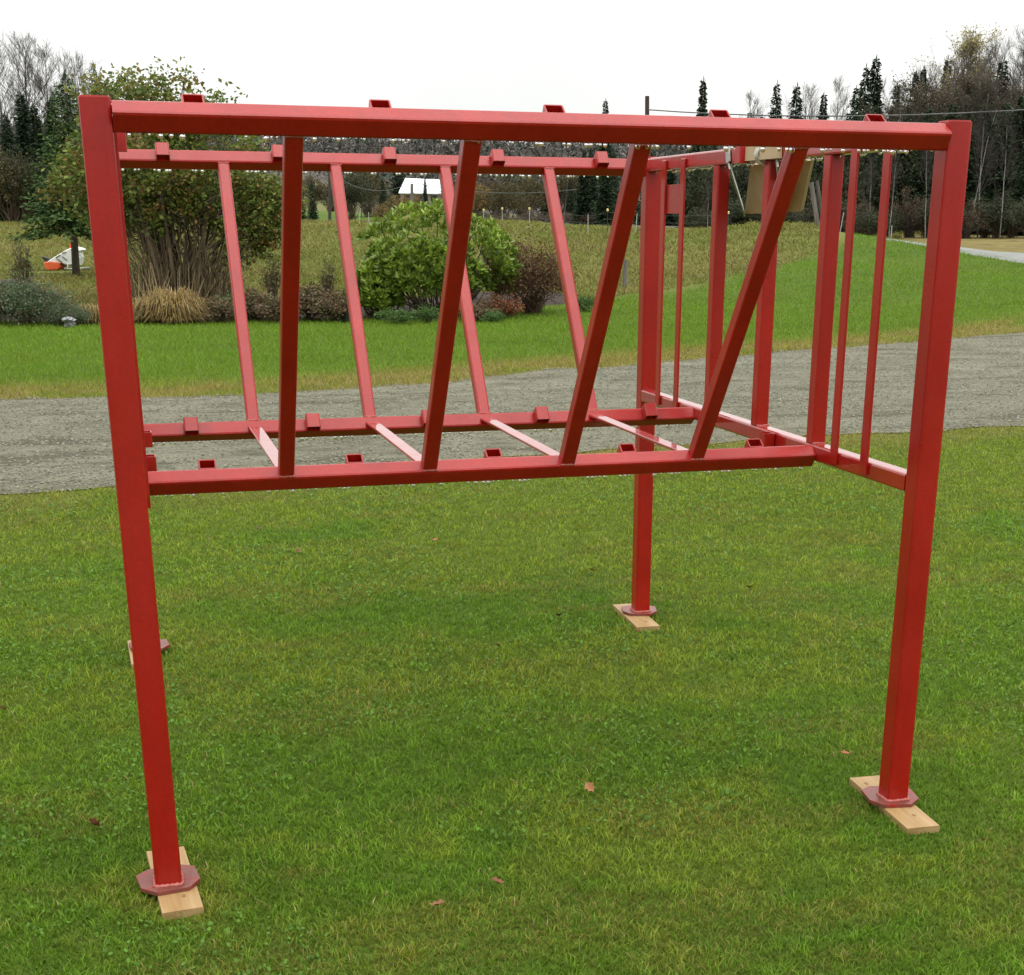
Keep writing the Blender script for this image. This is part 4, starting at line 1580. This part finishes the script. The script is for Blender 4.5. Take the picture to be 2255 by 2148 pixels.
lilac = make_shrub(161, 5.0, 5.6, 560, 48, .105, [(.150, .195, .034), (.120, .180, .030), (.185, .170, .036), (.095, .145, .026), (.23, .15, .036), (.17, .21, .038), (.15, .20, .034)],
                   twigcol=(.105, .078, .052), stems=44, hollow=.30, aspect=.62, droop=.25, mat='leaf', jitter=.36, low=.2,
                   lobes=[(-.85, .1, 4.55, .85, .85), (.35, -.1, 4.5, 1.0, .85), (-1.45, 0, 3.0, .95, 1.2), (-.4, -.3, 3.1, 1.4, 1.2), (1.05, .1, 3.0, 1.2, 1.15), (1.85, -.1, 2.2, .75, 1.0), (-.3, .5, 2.2, 1.2, .7), (1.3, .3, 1.7, .7, .7)])
g_ = G(385, 31.5)
h_ = px_height(385, 145, g_)
lil = place('tall_shrub', [('stems', lilac[0]), ('foliage', lilac[1])], g_, 'tall many-stemmed shrub with fading green leaves behind the left of the rack', 'shrub', (1.0, 1.0, h_ / 5.5), -.22)
# straight suckers round the foot of the shrub
segs = []
for k in range(420):
    a = rng.random() * 6.28
    r0 = .95 * math.sqrt(rng.random())
    p0 = np.array([math.cos(a) * r0 * 1.15, math.sin(a) * r0, 0])
    hh_ = .9 + 1.2 * rng.random()
    p1 = p0 * (1 + .35 * rng.random()) + np.array([rng.normal(0, .06), rng.normal(0, .06), hh_ * .5])
    p2 = p0 * (1.3 + .7 * rng.random()) + np.array([rng.normal(0, .14), rng.normal(0, .14), hh_])
    segs += [(*p0, .009, *p1, .007), (*p1, .007, *p2, .003)]
for k in range(11):
    a = rng.random() * 6.28
    p0 = np.array([math.cos(a) * .35, math.sin(a) * .3, 0])
    p1 = p0 * 1.7 + np.array([0, 0, 1.1 + .3 * rng.random()])
    p2 = p1 * np.array([1.6, 1.6, 1]) + np.array([0, 0, 1.3])
    segs += [(*p0, .05, *p1, .042), (*p1, .042, *p2, .022)]
V, F = seg_tubes(segs, 5)
cc = np.array([.165, .122, .072]) * (.5 + .9 * rng.random((len(segs), 1)))
new_obj('suckers', mesh_np('suckers', V, F, M['twig'], np.repeat(cc, 10, 0)), lil)


# --- rhododendron: whorls of long leaves
def make_rhodo(seed, w, h, nw):
    r = np.random.default_rng(seed)
    d = rdir(nw * 3, r)
    d[:, 2] = np.abs(d[:, 2]) * 1.1 - .45
    d /= np.linalg.norm(d, axis=1)[:, None]
    lob = rdir(14, r)
    ext = np.max(np.where(d @ lob.T > .80, .80 + .38 * r.random(14)[None, :], .70), axis=1)
    rad = (.62 + .38 * r.random(len(d)) ** .5) * ext
    c = np.stack([d[:, 0] * rad * w / 2, d[:, 1] * rad * w / 2 * .8, h * .45 + d[:, 2] * rad * h * .54], -1)
    k = c[:, 2] > .06
    c, rad, d = c[k][:nw], rad[k][:nw], d[k][:nw]
    per = 9
    n = len(c) * per
    ax = d + np.array([0, 0, .9])
    ax /= np.linalg.norm(ax, axis=1)[:, None]
    t1 = np.cross(ax, np.array([.3, .9, .1]))
    t1 /= np.linalg.norm(t1, axis=1)[:, None]
    t2 = np.cross(ax, t1)
    a = (np.arange(per) * 2 * math.pi / per)[None, :] + r.random((len(c), 1)) * 6.28 + r.normal(0, .2, (len(c), per))
    sp_ = (.55 + .7 * r.random((len(c), per)))
    N = np.cos(a)[..., None] * t1[:, None] + np.sin(a)[..., None] * t2[:, None] + ax[:, None] * sp_[..., None]
    N = N.reshape(-1, 3)
    N /= np.linalg.norm(N, axis=1)[:, None]
    P = np.repeat(c, per, 0) + r.normal(0, .012, (n, 3))
    L = .135 * (.7 + .5 * r.random(n))
    newg = np.repeat((r.random(len(c)) * .7 + .55 * (c[:, 2] / h) - .1).clip(0, 1), per)[:, None]
    col = (np.array([.060, .115, .016]) * (1 - newg) + np.array([.250, .350, .036]) * newg) * (.7 + .6 * r.random((n, 1)))
    V, F, CC = leaf_quads(P, N, L, L * .40, col, .2)
    fol = mesh_np('foliage', V, F, M['wetleaf'], CC)
    segs = []
    for k in range(70):
        tg = c[r.integers(len(c))]
        b0 = np.array([r.normal(0, .12), r.normal(0, .1), 0])
        m1 = b0 * .5 + tg * .5 + np.array([0, 0, -.12 * h])
        segs += [(*b0, .02, *m1, .014), (*m1, .014, *tg, .006)]
    V, F = seg_tubes(segs, 4)
    stem = mesh_np('stems', V, F, M['twig'], np.repeat(np.array([.085, .06, .04]) * (.7 + .6 * r.random((len(segs), 1))), 8, 0))
    return stem, fol


g_ = G(955, 28.3)
rh = make_rhodo(171, 2.75, px_height(955, 466, g_), 1450)
place('rhododendron_bush', [('stems', rh[0]), ('foliage', rh[1])], g_, 'bright green rhododendron bush in the flower bed behind the rack', 'shrub')
g_ = G(830, 27.6)
rh2 = make_rhodo(172, .95, px_height(830, 585, g_), 330)
place('rhododendron_bush', [('stems', rh2[0]), ('foliage', rh2[1])], g_, 'small dark rhododendron at the left foot of the large bright one', 'shrub')

# russet shrub right of it
g_ = G(1172, 28.8)
br_ = make_shrub(181, 1.65, px_height(1172, 542, g_), 260, 26, .055, [(.105, .050, .024), (.13, .062, .026), (.075, .038, .02), (.16, .095, .038)], twigcol=(.085, .052, .034), stems=130, hollow=.25, jitter=.75, aspect=.5)
place('russet_shrub', [('stems', br_[0]), ('foliage', br_[1])], g_, 'dark russet shrub right of the bright rhododendron', 'shrub')
g_ = G(1108, 27.6)
br2 = make_shrub(182, .75, .38, 70, 24, .05, [(.24, .07, .03), (.19, .06, .03), (.14, .09, .035)], twigcol=(.08, .05, .04), stems=40, hollow=.2, jitter=.8)
place('orange_plant', [('stems', br2[0]), ('foliage', br2[1])], g_, 'low orange red plant between the rhododendron and russet shrub', 'plant')


# --- dead tan ornamental grass
def make_tuft(seed, w, h, n, cols, droop=.9, wid=.014):
    r = np.random.default_rng(seed)
    a = r.random(n) * 6.283
    r0 = w * .16 * np.sqrt(r.random(n))
    b = np.stack([np.cos(a) * r0, np.sin(a) * r0, np.zeros(n)], -1)
    a2 = a + r.normal(0, .5, n)
    out = w * .5 * (.25 + .8 * r.random(n))
    up = h * (.25 + .75 * r.random(n) ** 1.5) * (1.15 - .5 * out / (w * .5))
    o2 = np.stack([np.cos(a2), np.sin(a2)], -1)
    p1 = b + np.stack([o2[:, 0] * out * .35, o2[:, 1] * out * .35, up * .8], -1)
    p2 = b + np.stack([o2[:, 0] * out * .75, o2[:, 1] * out * .75, up], -1)
    p3 = b + np.stack([o2[:, 0] * out, o2[:, 1] * out, up * (1 - droop * r.random(n))], -1)
    sd = np.stack([-o2[:, 1], o2[:, 0], np.zeros(n)], -1) * wid / 2 * (.6 + .8 * r.random((n, 1)))
    V = np.stack([b - sd, b + sd, p1 - sd, p1 + sd, p2 - sd * .8, p2 + sd * .8, p3], 1).reshape(-1, 3)
    i = (np.arange(n) * 7)[:, None]
    F = np.concatenate([i + [0, 1, 3], i + [0, 3, 2], i + [2, 3, 5], i + [2, 5, 4], i + [4, 5, 6]], 0)
    cols = np.array(cols)
    c = cols[r.integers(0, len(cols), n)] * (.65 + .6 * r.random((n, 1)))
    return mesh_np('blades', V, F, M['grass'], np.repeat(c, 7, 0))


tanc = [(.34, .235, .09), (.40, .29, .13), (.25, .16, .055), (.30, .235, .085)]
tg1 = make_tuft(191, 1.25, .62, 2600, tanc)
tg2 = make_tuft(192, 1.05, .45, 2000, tanc + [(.22, .21, .06)])
stalk = []
for k in range(22):
    a = rng.random() * 6.28
    p0 = np.array([math.cos(a) * .3, math.sin(a) * .3, .05])
    p1 = p0 + np.array([math.cos(a) * .5 * rng.random(), math.sin(a) * .3, .6 + .35 * rng.random()])
    stalk.append((*p0, .005, *p1, .002))
V, F = seg_tubes(stalk, 3)
stm = mesh_np('stalks', V, F, M['twig'], np.repeat(np.array([[.44, .34, .18]]), len(V), 0))
place('dead_grass_clump', [('blades', tg1), ('stalks', stm)], G(365, 26.9), 'large tan clump of dead ornamental grass right of the near left post', 'plant', 1.05)
place('dead_grass_clump', [('blades', tg2), ('stalks', stm)], G(285, 27.2), 'dead tan grass clump hidden partly behind the near left post', 'plant', 1.0, 1.0)
place('dead_grass_clump', [('blades', tg2), ('stalks', None)], G(190, 27.0), 'flattened yellowish dead grass clump left of the near left post', 'plant', (.95, .95, .8), 2.0)

# blue-green mound at the left edge and other bed plants
cat = make_shrub(195, 1.5, .72, 260, 34, .045, [(.11, .16, .085), (.085, .135, .06), (.14, .17, .10), (.16, .13, .09), (.06, .12, .04)], twigcol=(.14, .11, .07), stems=70, hollow=.2, jitter=.8, low=.02)
place('grey_green_perennial', [('stems', cat[0]), ('foliage', cat[1])], G(38, 27.0), 'grey green leafy mound at the left edge of the flower bed', 'plant', (1.0, 1, .95))
place('grey_green_perennial', [('stems', cat[0]), ('foliage', cat[1])], G(122, 26.6), 'low grey green mound between the stone and the left mound', 'plant', (.55, .6, .45), 1.7)
place('grey_green_perennial', [('stems', cat[0]), ('foliage', cat[1])], G(-75, 27.2), 'grey green mound cut off by the left picture edge', 'plant', (.9, .9, .8), 2.7)
wd = make_shrub(196, .8, .55, 110, 20, .06, [(.16, .105, .05), (.11, .075, .045), (.09, .10, .035), (.20, .13, .07)], twigcol=(.12, .085, .06), stems=60, hollow=.1, jitter=.9, low=.02)
gp = make_shrub(197, .7, .4, 90, 24, .05, [(.075, .15, .035), (.10, .17, .04)], stems=30, hollow=.2, jitter=.8, low=.02)
for (px, d, sx, sz, rz, lab) in [(470, 26.8, .9, .7, 0, 'brown withered weeds right of the dead tan grass'),
                                 (545, 27.3, 1.1, .9, 1, 'brown withered weeds between the first rear and front slanted bars'),
                                 (600, 26.7, 1.0, .7, 2, 'brown withered weeds behind the first front slanted bar'),
                                 (675, 27.2, 1.2, 1.0, 3, 'brown withered weeds left of the second rear slanted bar'),
                                 (730, 26.8, 1.0, .85, 4, 'brown withered weeds behind the second rear slanted bar'),
                                 (1050, 27.0, .9, .5, 5, 'withered weeds under the right side of the rhododendron')]:
    place('withered_plant', [('stems', wd[0]), ('foliage', wd[1])], G(px, d), lab, 'plant', (sx, sx, sz), rz, 'withered plants in the flower bed')
for (px, d, sx, sz, rz, lab) in [(488, 27.4, .8, 1.0, 0, 'small fresh green plant right of the dead tan grass'),
                                 (745, 26.9, .6, .6, 1, 'small green plant by the black pot'),
                                 (868, 26.3, .9, .6, 2, 'low green plant in front of the rhododendron left side'),
                                 (935, 26.5, .7, .7, 3, 'low green plant in front of the rhododendron middle'),
                                 (1085, 26.6, .6, .5, 4, 'low green plant at the right end of the mulch'),
                                 (1290, 29.5, .8, .7, 5, 'green weed beside the third front slanted bar')]:
    place('green_plant', [('stems', gp[0]), ('foliage', gp[1])], G(px, d), lab, 'plant', (sx, sx, sz), rz, 'low green plants in the flower bed')
tw = make_shrub(198, .42, 1.1, 60, 9, .045, [(.11, .12, .04), (.15, .125, .05), (.09, .10, .04)], twigcol=(.12, .095, .06), stems=60, hollow=.1, jitter=1.2, low=.05)
for (px, d, s, sz, lab) in [(592, 30.5, 1.0, 1.05, 'upright dark green weed left of the first front slanted bar'),
                            (715, 30.5, .8, .95, 'upright brown weed left of the second rear slanted bar'),
                            (36, 32.0, 1.1, 1.3, 'tall brown weed in the field left of the orange and white sled'),
                            (1040, 31, .9, .7, 'upright weed behind the right of the rhododendron')]:
    place('tall_weed', [('stems', tw[0]), ('foliage', tw[1])], G(px, d), lab, 'plant', (s, s, sz), px * .1, 'tall weeds at the edge of the field')

# black pot, stone, log
g_ = G(759, 26.7)
mb = MB()
ring = lambda r, z: [(r * math.cos(a), r * math.sin(a), z) for a in np.linspace(0, 6.283, 14, endpoint=False)]
mb.prism(ring(.085, 0), ring(.11, .18), True)
mb.prism(ring(.12, .18), ring(.12, .205), True)
pot = mb.build('plant_pot', M['black'])
pot.location = g_
tag(pot, 'small black plant pot left of the rhododendron', 'pot')


def rock(name, loc, sx, sy, sz, seed, mat, label, cat):
    r = np.random.default_rng(seed)
    v, f = [], []
    nu, nv = 12, 7
    for i in range(nv):
        for k in range(nu):
            ph = math.pi * (i + .02) / (nv - 1 + .04)
            th = 2 * math.pi * k / nu
            q = 1 + .22 * r.normal()
            v.append((sx * q * math.sin(ph) * math.cos(th), sy * q * math.sin(ph) * math.sin(th), sz * (1 - .1 * r.random()) * math.cos(ph)))
    for i in range(nv - 1):
        for k in range(nu):
            f.append((i * nu + k, (i + 1) * nu + k, (i + 1) * nu + (k + 1) % nu, i * nu + (k + 1) % nu))
    f += [tuple(range(nu)), tuple((nv - 1) * nu + k for k in range(nu - 1, -1, -1))]
    o = new_obj(name, mesh_py(name, v, f, M[mat]))
    o.location = loc
    return tag(o, label, cat)


g_ = G(128, 26.1)
rock('flat_stone', g_ + np.array([0, 0, .13]), .10, .16, .05, 3, 'stone', 'pale flat stone right of the grey green mound', 'stone')
rock('garden_stone', g_ + np.array([.02, .05, .05]), .09, .13, .07, 5, 'stone', 'dark stone under the pale flat stone', 'stone')
a_, _d = ground_hit(-25, 646)
c_, _d = ground_hit(62, 636)
mb = MB()
pts = [a_ + (c_ - a_) * t_ + np.array([0, 0, .12 + .03 * math.sin(9 * t_)]) for t_ in np.linspace(0, 1, 9)]
mb.tube(pts, [.13, .15, .14, .16, .14, .15, .13, .16, .15], 10)
lg = mb.build('fallen_log', M['log'], None, True)
tag(lg, 'dark rotting log behind the grey green mound at left', 'log')

# --- white and orange sled in the field
sl, dsl = ground_hit(138, 597)
sled = empty('plastic_sled', sl, 'white and orange plastic sled lying in the field behind the young spruce', 'sled')
u_ = dsl / FPX
ex = np.array([RX[0], RX[1], 0])
ex /= np.linalg.norm(ex)
ey = np.array([-ex[1], ex[0], 0])


def SL(px, py, dep):
    return ex * (px - 138) * u_ + ey * dep + np.array([0, 0, (597 - py) * u_])


def hull(name, poly, dep, mat, parent, round_=.0):
    n = len(poly)
    mb = MB()
    rings = []
    for dd_, sc_ in ((-dep, .82), (-dep * .8, .95), (0, 1.0), (dep * .8, .95), (dep, .82)):
        cx_ = sum(p[0] for p in poly) / n
        cy_ = sum(p[1] for p in poly) / n
        rings.append([SL(cx_ + (p[0] - cx_) * sc_, cy_ + (p[1] - cy_) * sc_, dd_ + .3) for p in poly])
    v = [q for rg in rings for q in rg]
    f = []
    for i in range(4):
        for k in range(n):
            f.append((i * n + k, i * n + (k + 1) % n, (i + 1) * n + (k + 1) % n, (i + 1) * n + k))
    f += [tuple(range(n - 1, -1, -1)), tuple(4 * n + k for k in range(n))]
    mb.add(v, f)
    return mb.build(name, M[mat], parent)


hull('shell', [(106, 581), (112, 577), (130, 567), (150, 556), (164, 551), (176, 554), (178, 557), (170, 562), (172, 572), (168, 586), (150, 588), (138, 584), (120, 583)], .34, 'whiteshell', sled)
hull('nose_bumper', [(102, 582), (106, 579.5), (134, 580), (137, 583), (137, 591), (133, 595), (108, 596), (103, 592)], .40, 'orange', sled)
hull('rudder_fin', [(148, 556), (151, 546), (156, 545), (158, 553)], .03, 'orange', sled)
hull('black_tip', [(92, 571), (98, 570.5), (108, 573), (110, 577), (104, 582), (99, 580)], .10, 'black', sled)
for (a_, c_) in (((128, 572), (138, 567)), ((130, 574), (140, 581)), ((141, 570), (150, 577)), ((142, 563), (150, 562))):
    mb = MB()
    mb.tube([SL(a_[0], a_[1], -.055), SL((a_[0] + c_[0]) / 2, (a_[1] + c_[1]) / 2 - .3, -.06), SL(c_[0], c_[1], -.055)], .012, 6)
    mb.build('dark_stripe', M['black'], sled)
mb = MB()
mb.tube([SL(144, 592, -.1), SL(160, 593, -.1), SL(180, 592, -.1)], .022, 8)
mb.tube([SL(144, 592, .6), SL(160, 593, .6), SL(180, 592, .6)], .022, 8)
mb.tube([SL(150, 592, -.1), SL(150, 592, .6)], .018, 8)
mb.tube([SL(174, 592, -.1), SL(174, 592, .6)], .018, 8)
mb.tube([SL(150, 592, -.1), SL(150, 583, 0.0)], .018, 8)
mb.tube([SL(168, 592, -.1), SL(168, 580, 0.0)], .018, 8)
mb.build('tube_frame', M['galv'], sled, True)


# --- fence line, poles, wires
def rod(px, y0, y1, d, rad, mat, label, group, name='fence_rod', knob=None, lean=0):
    b_ = at(px, y1, d)
    gz = H1(b_[0], b_[1])
    b_[2] = gz - .05
    top = at(px + lean, y0, d)
    e = empty(name, b_, label, 'fence post', group)
    mb = MB()
    mb.tube([(0, 0, 0), tuple(top - b_)], rad, 7)
    mb.build('rod', M[mat], e)
    if knob:
        mb = MB()
        t0 = top - b_
        mb.tube([t0 + np.array([0, 0, z_]) for z_ in (-.045, -.03, .03, .045)], [.02, .038, .038, .02], 8)
        mb.build('insulator', M['yellow'], e)
    return top


tops = []
for (px, y0, y1, d, mat, knob, lean, lab) in [
        (1065, 463, 484, 58, 'palefence', 1, 0, 'yellow topped fence rod right of the rhododendron top'),
        (1106, 460, 485, 57, 'palefence', 1, 0, 'yellow topped fence rod left of the fourth rear slanted bar'),
        (1166, 460, 484, 55, 'palefence', 1, 0, 'yellow topped fence rod behind the fourth rear slanted bar'),
        (1295, 472, 496, 50, 'palefence', 0, 0, 'short white fence rod between the last rear and third front bar'),
        (1338, 463, 497, 50, 'darkpole', 1, 0, 'yellow topped dark fence rod left of the third front bar'),
        (1400, 470, 503, 49, 'palefence', 0, 3, 'white fence rod against the far right post'),
        (1604, 469, 506, 47, 'darkpole', 1, 0, 'yellow topped dark fence rod right of the first upright bar'),
        (1850, 468, 500, 47, 'palefence', 0, 8, 'leaning white fence rod right of the third upright bar'),
        (1963, 497, 522, 52, 'palefence', 0, 1, 'short white rod on the verge left of the near right post'),
        (792, 470, 498, 57, 'palefence', 0, 0, 'left of two white fence rods before the far lawn'),
        (812, 468, 496, 57, 'palefence', 0, 0, 'right of two white fence rods before the far lawn')]:
    tops.append((px, rod(px, y0, y1, d, .012, mat, lab, 'fence rods along the field ridge', knob=knob, lean=lean)))
# old wooden fence post in the field
g_, d_ = ground_hit(1376, 636)
mb = MB()
t_ = at(1378, 572, d_)
mb.tube([(0, 0, -.1), tuple((t_ - g_) * .6), tuple(t_ - g_)], [.065, .06, .055], 9)
o = mb.build('wooden_post', M['pole'])
o.location = g_
tag(o, 'old grey wooden post standing in the field beside the third front bar', 'post')
# fence strands
fs = sorted([q for q in tops if q[0] < 1700], key=lambda q: q[0])
mb = MB()
for (p0, a_), (p1, c_) in zip(fs[:-1], fs[1:]):
    for dz in (-.06, -.28):
        mb.tube([a_ + np.array([0, 0, dz]), (a_ + c_) / 2 + np.array([0, 0, dz - .03]), c_ + np.array([0, 0, dz])], .0028, 4)
tag(mb.build('fence_wire', M['wire']), 'thin electric fence wires strung along the field ridge', 'wire')


def pole(px, y0, d, rad, mat, label, lean=0, arm=False):
    b_ = G(px, d)
    top = at(px + lean, y0, d)
    e = empty('utility_pole', b_, label, 'pole')
    mb = MB()
    mb.tube([(0, 0, -.2), tuple((top - b_) * .5), tuple(top - b_)], [rad, rad * .9, rad * .8], 9)
    mb.build('shaft', M[mat], e)
    return top


p1 = pole(726, 372, 112, .13, 'darkpole', 'dark utility pole on the far lawn left of the second rear bar')
p2 = pole(907, 405, 108, .13, 'pole', 'grey utility pole in front of the barn roof')
p3 = pole(1425, 212, 74, .13, 'darkpole', 'utility pole whose top rises above the middle of the top beam', lean=0)
p4 = pole(824, 385, 150, .12, 'darkpole', 'thin dark pole left of the barn', lean=0)
g_ = G(1806, 46)
leanp = empty('leaning_pole', g_, 'split grey pole leaning behind the third upright bar', 'pole')
mb = MB()
t_ = at(1786, 402, 46)
mb.tube([(0, 0, -.2), tuple(t_ - g_)], [.075, .07], 8)
mb.build('pole_half', M['pole'], leanp)
mb = MB()
t2 = at(1797, 398, 46)
mb.tube([np.array([.16, 0, -.2]), t2 - g_ + np.array([.03, 0, 0])], [.06, .055], 8)
mb.build('pole_half', M['greybark'], leanp)


def cable(pts, rad, label, name='overhead_wire'):
    mb = MB()
    mb.tube(pts, rad, 5)
    tag(mb.build(name, M['wire']), label, 'wire')


def sag(a_, c_, s_, n=14):
    return [a_ + (c_ - a_) * t_ + np.array([0, 0, -4 * s_ * t_ * (1 - t_)]) for t_ in np.linspace(0, 1, n)]


cable(sag(p1 + np.array([0, 0, -.2]), p2 + np.array([0, 0, .1]), .9), .02, 'sagging wire between the two poles by the far lawn')
cable(sag(p2 + np.array([0, 0, .1]), at(1400, 395, 100), .8), .02, 'sagging wire running right from the barn pole')
cable(sag(p3 + np.array([0, 0, -.6]), at(2700, 205, 60), .5), .028, 'long overhead wire crossing the right wood to the picture edge')

# --- barn with pale roof
bc = G(930, 205)
barn = empty('barn', bc, 'barn with pale metal roof half hidden behind golden bushes', 'barn')
ub_ = 205 / FPX


def BP(px, py, dep):
    return ex * (px - 930) * ub_ + ey * dep + (at(930, py, 205) - bc) * np.array([0, 0, 1])


w0, w1 = 886, 980
yr, ye = 393, 426
mb = MB()
rq = [BP(883, ye + 1, -.2), BP(982, ye + 2, -.2), BP(977, yr + 3, 4.2), BP(891, yr, 4.2)]
rq2 = [BP(891, yr, 4.25), BP(977, yr + 3, 4.25), BP(982, ye + 2, 8.6), BP(883, ye + 1, 8.6)]
for qd in (rq, rq2):
    mb.prism([v for v in qd], [v + np.array([0, 0, .12]) for v in qd])
rf = mb.build('roof', M['roofmetal'], barn)
mb = MB()
for t_ in np.linspace(.03, .97, 12):
    a_ = rq[0] + (rq[1] - rq[0]) * t_ + np.array([0, 0, .13])
    c_ = rq[3] + (rq[2] - rq[3]) * t_ + np.array([0, 0, .13])
    mb.tube([a_, c_], .03, 4)
mb.build('roof_ribs', M['roofmetal'], rf)
mb = MB()
zt = BP(930, ye + 3, 0)[2]
for (a_, c_) in (((w0, 0), (w1, 0)), ((w1, 0), (w1, 8.4)), ((w1, 8.4), (w0, 8.4)), ((w0, 8.4), (w0, 0))):
    A0, C0_ = BP(a_[0], ye, a_[1] + .15), BP(c_[0], ye, c_[1] + .15)
    A0[2] = C0_[2] = -.5
    mb.add([A0, C0_, C0_ + np.array([0, 0, zt + .5]), A0 + np.array([0, 0, zt + .5])], [(0, 1, 2, 3)])
mb.build('wall', M['barnwall'], barn)
for k, px in enumerate((900, 925, 955)):
    q0 = BP(px, ye + 12, .08)
    mb = MB()
    mb.add([q0 + ex * a_ + np.array([0, 0, c_]) for a_, c_ in ((-.4, -.5), (.4, -.5), (.4, .4), (-.4, .4))], [(0, 1, 2, 3)])
    mb.build('window', M['glass'], barn)
